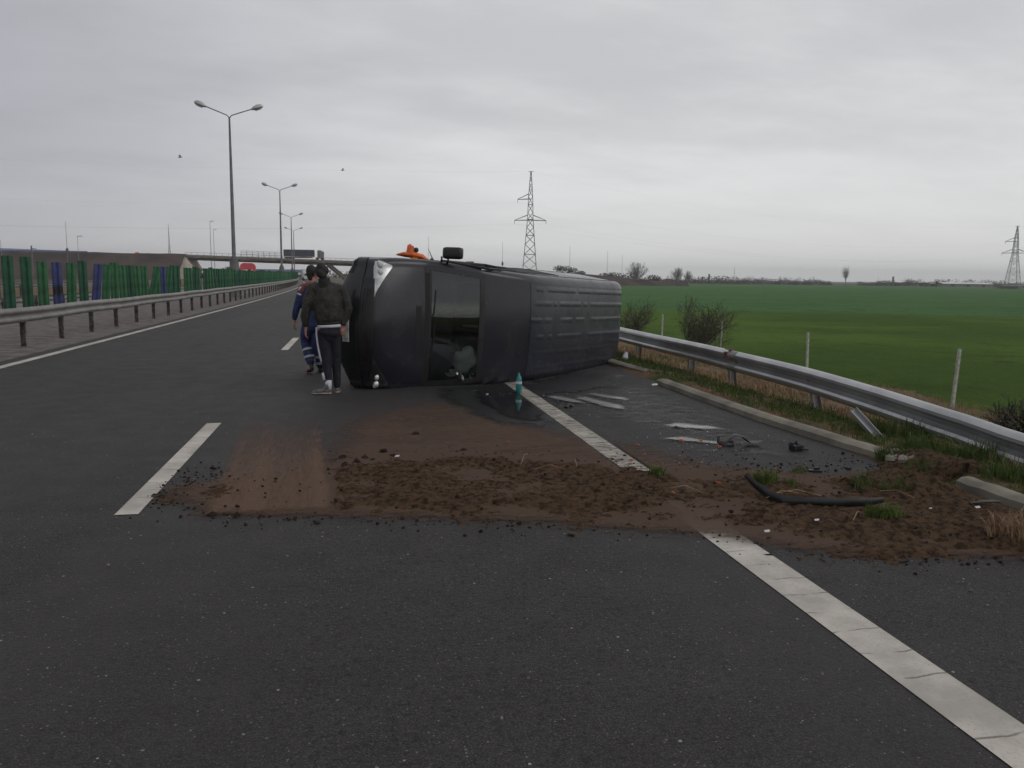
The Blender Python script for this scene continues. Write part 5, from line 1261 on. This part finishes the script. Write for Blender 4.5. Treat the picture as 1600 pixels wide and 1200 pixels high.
# roof sheet with pressed ribs
rs0, rs1 = sB('cap1')-.10, sB('roof1')+.02
mb = MB(); nu, nv = 150, 160
ribs_y = [.62, .40, .14, -.12, -.37, -.60]; segs = [[(2.40, 2.62), (2.72, 3.75), (3.85, 6.0)], [(2.40, 2.85), (2.92, 3.02), (3.12, 3.95), (4.05, 4.22), (4.35, 6.0)], [(2.15, 2.55), (2.62, 2.85), (3.15, 3.6), (3.75, 4.1), (4.4, 5.95)], [(2.42, 2.62), (2.75, 2.9), (3.05, 4.0), (4.3, 5.95)], [(2.40, 2.6), (2.62, 3.0), (3.1, 4.4), (4.5, 5.95)], [(2.45, 5.95)]]
Wn = nv+1
for i in range(nu+1):
    for j in range(nv+1):
        s = rs0+(rs1-rs0)*i/nu; v = -1.02+2.04*j/nv; p = surf(s, v); f = -p.x; y = -p.y; h = 0
        for yy, sg_ in zip(ribs_y, segs):
            d_ = abs(y-yy)
            if d_ < .042:
                e_ = max([min(f-a, b-f) for a, b in sg_]); 
                if e_ > -.02: h = max(h, .0042*(1-(d_/.042)**2)*min(1, max(0, (e_+.02)/.05)))
        mb.v.append(tuple(p+snorm(s, v)*(.005+h)))
for i in range(nu):
    for j in range(nv): q = i*Wn+j; mb.f.append((q, q+1, q+Wn+1, q+Wn)); mb.mi.append(0)
mb.build('roof', MAT['roof_van'], van, smooth=True, recalc=True)
# gutter lines, door seams, waist rubbing strip
for sg in (1, -1):
    mb = MB()
    mb.tube([surf(s, sg*2.03)+snorm(s, sg*2.03)*.001 for s in np.linspace(ws1+.1, sB('roof1')+.05, 50)], .009, 6)
    mb.build('roof_gutter', MAT['black_plastic'], van, smooth=True)
def side_pt(f, u, sg, off=.002): return Vector((-f, -sg*(float(W(f, u))+off), u))
for sg in (1, -1):
    mb = MB()
    for f in (1.2, 2.5, 3.85): mb.tube([side_pt(f+.0, u, sg) for u in np.linspace(.5, 1.34, 8)]+[side_pt(f+(.42 if f < 2 else 0)*((u-1.34)/.6), u, sg) for u in np.linspace(1.36, 1.98, 8)], .006, 5)
    mb.tube([side_pt(f, 1.98, sg) for f in np.linspace(1.65, 3.85, 10)], .006, 5); mb.tube([side_pt(f, 1.22, sg) for f in np.linspace(3.9, 5.7, 8)], .006, 5)
    mb.build('door_seam', MAT['void'], van)
    MB().tube([side_pt(f, .78, sg, .01) for f in (1.5, 2.5, 3.5, 4.1)], [(.035, .014)]*4, 8, up=(0, 1, 0)).build('side_moulding', MAT['black_plastic'], van, smooth=True)
    wmb = MB(); wmb.face([side_pt(1.24, 1.36, sg, -.004), side_pt(2.42, 1.36, sg, -.004), side_pt(2.42, 1.90, sg, -.004), side_pt(1.62, 1.90, sg, -.004)]); wmb.build('side_window', MAT['glass'], van)
    fm = MB(); ringp = [side_pt(1.22, 1.35, sg, .006), side_pt(2.44, 1.35, sg, .006), side_pt(2.44, 1.92, sg, .006), side_pt(1.62, 1.92, sg, .006), side_pt(1.22, 1.35, sg, .006)]; fm.tube(ringp, .02, 6); fm.build('window_frame', MAT['black_plastic'], van)
    hd = MB(); hd.tube([side_pt(2.2, 1.16, sg, .02), side_pt(2.4, 1.16, sg, .03)], .014, 6); hd.build('door_handle', MAT['black_plastic'], van)
wmb = MB(); wmb.face([side_pt(2.62, 1.36, 1, .003), side_pt(3.76, 1.36, 1, .003), side_pt(3.76, 1.92, 1, .003), side_pt(2.62, 1.92, 1, .003)]); wmb.build('load_window', MAT['void'], van)
# mirror on the upper side
mr = MB(); 
for t in (1.43, 1.54): mr.tube([(-1.20, -.90, t-.08), (-1.17, -.95, t-.04), (-1.15, -1.01, t-.03)], [.018, .014, .014], 8)
mroot = mr.build('mirror_arm', MAT['black_plastic'], van, smooth=True)
mh = MB(); mh.box((-1.16, -1.065, 1.585), (.12, .17, .31)); m_ = mh.build('door_mirror', MAT['black_plastic'], van, bevel=.045); m_.data.polygons.foreach_set('use_smooth', [True]*len(m_.data.polygons))
MB().box((-1.22, -1.065, 1.585), (.010, .14, .27)).build('mirror_glass', MAT['reflector'], m_, bevel=.01)
# wheels, underbody, cab interior
def wheel(f, y, name='wheel'):
    r = MB().tube([(-f, -y*1.0-(.11 if y > 0 else -.11), .35), (-f, -y*1.0-(.10 if y > 0 else -.10), .35), (-f, -y+(.10 if y > 0 else -.10), .35), (-f, -y+(.11 if y > 0 else -.11), .35)], [.30, .34, .34, .30], 28).build('wheel', MAT['tyre'], van, smooth=True, autosmooth=40)
    sgn = -1 if y > 0 else 1
    MB().tube([(-f, -y+sgn*.105, .35), (-f, -y+sgn*.118, .35)], [.20, .18], 20).build('rim', MAT['rim'], r)
    MB().tube([(-f, -y+sgn*.11, .35), (-f, -y+sgn*.135, .35)], [.06, .05], 12).build('hub', MAT['void'], r)
for f in (1.02, 4.62):
    for y in (.80, -.80): wheel(f, y)
ub = MB(); ub.box((-3.1, 0, .44), (4.9, 1.72, .10)); ub.box((-1.2, 0, .45), (1.3, .8, .22)); ub.box((-4.62, 0, .36), (.12, 1.4, .12)); ub.tube([(-1.5, .3, .33), (-3.8, .35, .33), (-5.6, .5, .33)], .04, 8)
for s in (-1, 1): ub.box((-3.2, s*.45, .36), (5.0, .08, .12))
for fa in (1.02, 4.62):
    for s in (-1, 1): ub.box((-fa, s*.55, .5), (.8, .04, .6))
ub.build('underbody', MAT['void'], van)
it = MB(); it.box((-1.32, 0, 1.22), (.55, 1.66, .30)); it.box((-1.15, 0, .9), (.3, 1.66, .5)); it.build('dashboard', MAT['dark_cloth'], van, bevel=.05)
for y in (.45, -.42):
    st = MB(); st.box((-2.05, -y, .95), (.5, .52, .16)); st.box((-2.30, -y, 1.32), (.14, .50, .66), rot=Matrix.Rotation(-.15, 3, 'Y')); st.box((-2.34, -y, 1.78), (.10, .26, .20)); st.build('seat', MAT['dark_cloth'], van, bevel=.04)
MB().box((-2.62, 0, 1.35), (.04, 1.55, 1.7)).build('bulkhead', MAT['void'], van)
sw = MB(); cen = Vector((-1.62, .42, 1.38)); ax = Vector((-.8, 0, .6)).normalized(); q = Vector((0, 0, 1)).rotation_difference(ax).to_matrix()
sw.tube([cen+q @ Vector((math.cos(a)*.19, math.sin(a)*.19, 0)) for a in np.linspace(0, 2*math.pi, 25)], .014, 8); sw.tube([cen+q @ Vector((-.19, 0, 0)), cen+q @ Vector((.19, 0, 0))], .012, 6); sw.build('steering_wheel', MAT['black_plastic'], van, smooth=True)
rnd = random.Random(4)
tb = [([(-1.50, .48, 1.62), (-1.55, .50, 1.74)], [.13, .10]), ([(-1.52, .36, 1.70), (-1.50, .60, 1.66)], [.10, .09]), ([(-1.48, .44, 1.56), (-1.46, .62, 1.60)], [.08, .08])]
ab = blend('airbag', MAT['airbag'], van, tb, .015, 3); ab['label'] = 'deflated white airbag behind the windscreen'
cbs = MB()
for i in range(16):
    p = Vector((-1.25-rnd.random()*.35, .69+rnd.uniform(-.03, .05), 1.40+rnd.random()*.42)); a = Vector((rnd.gauss(0, 1), rnd.gauss(0, .4), rnd.gauss(0, 1))).normalized(); cbs.tube([p-a*.07, p+Vector((0, rnd.uniform(-.03, .03), 0)), p+a*.07], [.004, .022, .003], 5)
cbs.build('torn_lining', MAT['airbag'], van)
# rear doors line and lamps
for y in (.80, -.80): MB().box((-6.205, -y, 1.15), (.03, .11, .45)).build('tail_lamp', MAT['maroon'], van, bevel=.01)
MB().box((-6.23, 0, .52), (.14, 1.8, .18)).build('rear_bumper', MAT['black_plastic'], van, bevel=.03)
MB().box((-6.212, 0, 1.3), (.012, .02, 1.7)).build('rear_door_seam', MAT['void'], van)
# orange object of unknown use on the van's upper side, built from its outline
oc = empty('orange_bar', (.86, 12.55, 1.865)); tag(oc, 'orange pointed bar with a round knob, lying on the upper side of the van', 'unidentified')
oc.rotation_euler = (0, R(5), R(-11))
MB().tube([(-.26, 0, .035), (-.15, 0, .05), (0, 0, .055), (.14, 0, .04), (.27, 0, -.02)], [(.010, .012), (.038, .08), (.050, .11), (.042, .08), (.010, .012)], 14, up=(0, 1, 0)).build('shell', MAT['orange'], oc, smooth=True)
MB().tube([(-.05, 0, .08), (-.05, 0, .19), (-.04, 0, .205)], [.065, .052, .03], 14).build('knob', MAT['orange'], oc, smooth=True, autosmooth=50)
MB().ball((.035, .02, .135), (.04, .04, .04), 10).build('catch', MAT['black_plastic'], oc, smooth=True)
MB().ball((.03, -.06, -.01), (.065, .05, .045), 12).build('lower_bulge', MAT['orange_lens'], oc, smooth=True)
MB().tube([(.27, 0, -.02), (.29, 0, .03)], .02, 8).build('end_stud', MAT['post_dark'], oc)
swept('wire_antenna', [(1.20, 12.6, 1.82), (1.16, 12.6, 1.88), (1.10, 12.6, 2.02)], [.008, .008, .003], MAT['black_plastic'], 'short thin dark aerial sticking up left of the van mirror', 'aerial')
rg = MB(); rnd = random.Random(6)
for t in (0, .12, .35, .45): rg.ball((1.42+t*.9, 12.95+t*.4, 1.80), (.06, .05, .03), 8, noise=.3, rnd=rnd)
tag(rg.build('glass_fragments', MAT['clod'], None), 'dark fragments scattered on the upper side of the van behind the mirror', 'fragments', kind='stuff')
o = blend('plastic_bag', MAT['white_cloth'], None, [([(5.02, 14.55, .08), (5.06, 14.6, .17)], [.07, .04])], .02, 2); tag(o, 'crumpled white plastic bag at the rear corner of the van under the guardrail', 'bag')

# ------------------------------------------------------------------ people
def hand(root_w, dirv, side, curl=.5, sc_=1.0, palm_n=(0, 1, 0)):
    """five-fingered hand tubes starting at the wrist"""
    d = Vector(dirv).normalized(); n = Vector(palm_n); n = (n-d*n.dot(d)).normalized(); s = d.cross(n).normalized()*side; w0 = Vector(root_w); T = []
    pc = w0+d*.05*sc_; T.append(([w0-d*.02, w0+d*.02*sc_, pc+d*.03*sc_], [(.024, .020), (.032, .017), (.038, .015)], tuple(n)))
    k0 = w0+d*.085*sc_
    for i, (of, ln, rr) in enumerate(((-.028, .072, .0095), (-.009, .080, .010), (.010, .075, .0095), (.028, .060, .0085))):
        b = k0+s*of*sc_; p1 = b+(d*.97+n*curl*.3).normalized()*ln*.45*sc_; p2 = p1+(d*.75+n*curl*1.0).normalized()*ln*.35*sc_; p3 = p2+(d*.4+n*curl*1.6).normalized()*ln*.28*sc_
        T.append(([b-d*.02, p1, p2, p3], [rr*1.1, rr, rr*.9, rr*.75]))
    b = w0+d*.025*sc_-s*.026*sc_; p1 = b+(d*.7-s*.6+n*.3).normalized()*.038*sc_; p2 = p1+(d*.95-s*.1+n*.4).normalized()*.032*sc_
    T.append(([b, p1, p2], [.014, .011, .009])); return T
def head(T, B, c, fwd, tilt=0):
    """skull, jaw, nose, ears, brows as overlapping volumes; c = head centre, eyes at half height"""
    f = Vector(fwd).normalized(); up = Vector((0, 0, 1)); r = f.cross(up); c = Vector(c)
    B.append((tuple(c+up*.025-f*.012), (.078, .088, .088))); B.append((tuple(c-up*.02+f*.02), (.064, .070, .085)))
    T.append(([c-up*.05+f*.02, c-up*.098+f*.062], [.055, .028]))
    T.append(([c+up*.012+f*.088, c-up*.025+f*.112, c-up*.035+f*.095], [.009, .015, .014]))
    for s in (-1, 1):
        T.append(([c+r*s*.014+up*.022+f*.086, c+r*s*.045+up*.020+f*.074], [.010, .009]))
        T.append(([c+r*s*.078+up*.018-f*.01, c+r*s*.086-up*.005-f*.014, c+r*s*.078-up*.028-f*.004], [.010, .015, .009]))
    T.append(([c-r*.022-up*.058+f*.088, c+up*-.056+f*.093, c+r*.022-up*.058+f*.088], [.008, .010, .008]))
def eyes(parent, c, fwd):
    f = Vector(fwd).normalized(); up = Vector((0, 0, 1)); r = f.cross(up); c = Vector(c)
    for s in (-1, 1): MB().ball(tuple(c+r*s*.031+f*.080+up*.003), .0125, 10).build('eye', MAT['hair'], parent, smooth=True)

# --- man in the dark bomber jacket, back to us, walking away
man = empty('person', (-.43, 11.08, 0), -YAW); man.scale = (.93, .96, 1)
tag(man, 'man in dark bomber jacket and navy track trousers with white stripe, back turned', 'person', 'people walking past the van')
hc = (-.03, .03, 1.635); T = []; B = []
head(T, B, hc, (.25, 1, -.05))
hipL, hipR = (-.02, 0, .90), (.14, .02, .90)
kneeL, ankL = (.02, -.02, .50), (.055, -.06, .095); kneeR, ankR = (.145, .06, .50), (.155, .05, .10)
shL, shR = (-.165, 0, 1.42), (.245, .02, 1.40); elL, elR = (-.245, -.05, 1.14), (.335, .04, 1.15); wrL, wrR = (-.265, -.03, .90), (.255, .02, .92)
T += [([(-.02, .02, 1.60), (.015, .0, 1.50), (.04, 0, 1.42)], [.056, .055, .075]),
      ([(.05, 0, 1.45), (.05, 0, 1.30), (.055, 0, 1.08), (.06, 0, .92), (.06, 0, .86)], [(.15, .08), (.19, .11), (.155, .10), (.165, .11), (.14, .10)], (0, 1, 0)),
      ([(.0, 0, 1.43), shL, elL, wrL], [.07, .055, .043, .027]), ([(.09, 0, 1.43), shR, elR, wrR], [.07, .055, .043, .027]),
      ([hipL, kneeL, ankL], [.085, .058, .038]), ([hipR, kneeR, ankR], [.085, .058, .038]),
      ([ankL, (.01, -.10, .05), (-.10, -.10, .035)], [.035, .035, .025]), ([ankR, (.15, .08, .05), (.12, .18, .035)], [.035, .035, .025])]
T += hand(wrL, (-.08, .05, -1), 1, .55, 1.0, (.9, .5, 0)); T += hand(wrR, (-.02, .1, -1), -1, .8, 1.0, (-.7, .7, 0))
body = blend('body', MAT['skin'], man, T, .0065, 5, B); eyes(man, hc, (.25, 1, -.05))
blend('hair', MAT['hair'], man, [([(-.065, .01, 1.655), (.0, .01, 1.655)], [.076, .076]), ([(-.05, -.025, 1.63), (-.005, -.025, 1.59)], [.066, .062]), ([(-.035, .06, 1.70), (-.035, .0, 1.695)], [.045, .072])], .01, 2)
blend('jacket', MAT['jacket'], man, [([(.035, 0, 1.47), (.045, -.005, 1.40), (.048, -.01, 1.28), (.052, -.01, 1.12), (.062, 0, 1.0), (.064, 0, .97)], [(.10, .075), (.205, .105), (.225, .135), (.215, .140), (.20, .135), (.175, .115)], (0, 1, 0)),
    ([(-.02, 0, 1.44), shL, (-.215, -.03, 1.28), elL, (-.275, -.045, 1.04), (-.27, -.03, .945)], [.07, .080, .076, .068, .064, .046]),
    ([(.10, 0, 1.44), shR, (.30, .03, 1.27), elR, (.305, .035, 1.05), (.265, .025, .965)], [.07, .080, .076, .068, .062, .046])], .012, 4)
MB().tube([(.064, 0, .985), (.066, 0, .93)], [(.172, .118), (.168, .115)], 28, up=(0, 1, 0)).build('hem_band', MAT['cuff'], man, smooth=True)
MB().tube([(.025, -.005, 1.44), (.012, -.01, 1.50), (.004, -.012, 1.555)], [(.105, .092), (.088, .082), (.080, .076)], 20, up=(0, 1, 0), cap=False).build('collar', MAT['cuff'], man, smooth=True)
for a, b in (((-.270, -.03, .96), (-.266, -.03, .905)), ((.268, .027, .98), (.257, .02, .925))): MB().tube([a, b], [.044, .036], 16).build('cuff', MAT['cuff'], man, smooth=True)
MB().tube([(.066, 0, .935), (.068, 0, .898)], [(.170, .118), (.172, .120)], 28, up=(0, 1, 0)).build('shirt_hem', MAT['white_cloth'], man, smooth=True)
blend('trousers', MAT['navy'], man, [([(.066, 0, .915), (.066, 0, .82), (.062, 0, .78)], [(.155, .110), (.172, .125), (.15, .11)], (0, 1, 0)), ([(-.015, 0, .86), (.005, -.01, .68), kneeL, (.04, -.045, .28), (.052, -.06, .17)], [.088, .088, .074, .062, .052]), ([(.14, .01, .86), (.145, .04, .68), kneeR, (.15, .055, .28), (.155, .05, .11)], [.088, .086, .074, .062, .055])], .011, 4)
MB().tube([(-.110, -.03, .90), (-.112, -.035, .80), (-.092, -.05, .66), (-.062, -.065, .52), (-.040, -.085, .44)], .014, 8, flat=(1, .7)).build('side_stripe', MAT['white_cloth'], man, smooth=True)
MB().tube([(-.018, -.085, .29), (.004, -.10, .19)], .017, 8, flat=(1.2, .6)).build('ankle_patch', MAT['white_cloth'], man, smooth=True)
MB().tube([(.052, -.06, .19), (.053, -.062, .12), (.045, -.07, .06)], [.050, .047, .052], 16).build('sock', MAT['white_cloth'], man, smooth=True)
def shoe(parent, heel, toe, mt='shoe', sole=True, h=1.0):
    a, b = Vector(heel), Vector(toe); d = (b-a); L = d.length; d.normalize()
    up = Vector((0, 0, 1))
    s = blend('shoe', MAT[mt], parent, [([a+d*.02+up*.045, a+d*L*.35+up*.05, a+d*L*.7+up*.036, b-d*.02+up*.028], [(.036, .042), (.040, .046), (.042, .032), (.030, .022)], (0, 0, 1)), ([a+d*.035+up*.05, a+d*.05+up*.105*h], [.038, .036])], .008, 3)
    if sole: MB().tube([a-d*.012+up*.014, a+d*L*.5+up*.014, b-d*.03+up*.014, b+up*.018], [(.030, .014), (.044, .014), (.042, .013), (.015, .010)], 14, up=(0, 0, 1)).build('sole', MAT['sole'] if mt == 'shoe' else MAT['boot'], s, smooth=True)
shoe(man, (.085, -.085, 0), (-.175, -.13, 0)); shoe(man, (.165, .02, .0), (.11, .28, 0))
# --- rescuer in blue, walking away in front of him
ps = empty('person', (-.76, 13.35, 0), -YAW)
tag(ps, 'rescuer in blue uniform with reflective bands, half hidden behind the man in dark jacket', 'person', 'people walking past the van')
hc2 = (.06, .02, 1.62); T = []; B = []; head(T, B, hc2, (.6, .8, -.1))
hL, hR = (-.02, 0, .86), (.15, .02, .86); kL, aL = (-.085, .10, .50), (.03, -.06, .14); kR, aR = (.10, .06, .46), (.135, .16, .09)
sL, sR = (-.10, .0, 1.36), (.26, .02, 1.38); eL, eR = (-.19, -.02, 1.08), (.33, .05, 1.12); wL, wR = (-.245, .02, .85), (.30, .15, .93)
T += [([(.06, .02, 1.56), (.07, 0, 1.46), (.08, 0, 1.38)], [.055, .055, .07]), ([(.08, 0, 1.40), (.08, 0, 1.25), (.07, 0, 1.02), (.07, 0, .86)], [(.14, .08), (.18, .11), (.15, .10), (.15, .11)], (0, 1, 0)),
      ([(.03, 0, 1.38), sL, eL, wL], [.06, .052, .040, .026]), ([(.13, 0, 1.38), sR, eR, wR], [.06, .052, .040, .026]), ([hL, kL, aL], [.085, .055, .036]), ([hR, kR, aR], [.085, .055, .036]),
      ([aL, (.02, -.10, .10), (-.04, -.02, .06)], [.034, .034, .024]), ([aR, (.13, .14, .05), (.08, .26, .035)], [.034, .034, .024])]
T += hand(wL, (-.12, .15, -1), 1, .7, 1.0, (.8, .6, 0)); T += hand(wR, (0, .3, -1), -1, .6, 1.0, (-.8, .6, 0))
blend('body', MAT['skin'], ps, T, .0065, 5, B); eyes(ps, hc2, (.6, .8, -.1))
blend('hair', MAT['hair'], ps, [([(.05, -.01, 1.645), (.05, -.005, 1.68)], [.084, .082]), ([(.03, -.04, 1.62), (.04, -.045, 1.55)], [.055, .042])], .01, 2)
blend('tunic', MAT['blue_cloth'], ps, [([(.08, 0, 1.44), (.08, 0, 1.36), (.08, 0, 1.2), (.075, 0, 1.0), (.07, 0, .86)], [(.08, .07), (.18, .10), (.205, .125), (.19, .125), (.19, .125)], (0, 1, 0)), ([(.04, 0, 1.40), sL, (-.14, -.01, 1.24), eL, (-.225, .0, .97), (-.238, .015, .90)], [.055, .070, .066, .058, .052, .044]), ([(.13, 0, 1.40), sR, eR, (.31, .12, .98)], [.055, .070, .058, .044])], .012, 4)
blend('shoulder_yoke', MAT['maroon'], ps, [([(-.01, -.01, 1.415), (-.085, -.005, 1.385), (-.115, -.005, 1.33)], [.062, .074, .073]), ([(.08, -.02, 1.42), (.0, -.02, 1.41)], [.07, .07])], .012, 3)
MB().tube([(-.102, -.055, 1.405), (-.145, -.055, 1.345)], .026, 8, flat=(1, .7)).build('shoulder_patch', MAT['white_cloth'], ps, smooth=True); MB().tube([(-.155, -.045, 1.30), (-.105, -.075, 1.27)], .026, 8, flat=(1, .7)).build('sleeve_band', MAT['reflective'], ps, smooth=True)
blend('trousers', MAT['blue_cloth'], ps, [([(.07, 0, .90), (.07, 0, .78)], [(.17, .12), (.18, .13)], (0, 1, 0)), ([(-.01, 0, .84), (-.06, .05, .66), kL, (-.03, .02, .32), (.02, -.05, .20)], [.100, .102, .088, .080, .068]), ([(.15, .01, .84), (.13, .04, .64), kR, (.125, .12, .26), (.135, .15, .12)], [.098, .096, .084, .076, .068])], .012, 4)
for a, b in (((-.048, .045, .40), (-.038, .032, .365)), ((-.012, .0, .285), (-.002, -.012, .25)), ((.116, .105, .30), (.120, .112, .262)), ((.128, .135, .19), (.131, .14, .152))): MB().tube([a, b], .089, 18, cap=False).build('reflective_band', MAT['reflective'], ps, smooth=True)
shoe(ps, (.06, -.12, .06), (-.06, .10, .0), 'boot'); shoe(ps, (.15, .10, 0), (.07, .33, 0), 'boot')

# ------------------------------------------------------------------ haze
hm = bpy.data.materials.new('haze_air'); hm.use_nodes = True; k = NT(hm.node_tree)
pv = k.add('ShaderNodeVolumePrincipled'); pv.inputs['Color'].default_value = (.97, .98, .99, 1); pv.inputs['Density'].default_value = .00032; pv.inputs['Anisotropy'].default_value = .2
o_ = k.add('ShaderNodeOutputMaterial'); k.l.new(pv.outputs[0], o_.inputs['Volume'])
hb_ = MB().box((0, 0, 22.5), (6400, 6400, 50)).build('haze', hm, None); tag(hb_, kind='stuff')
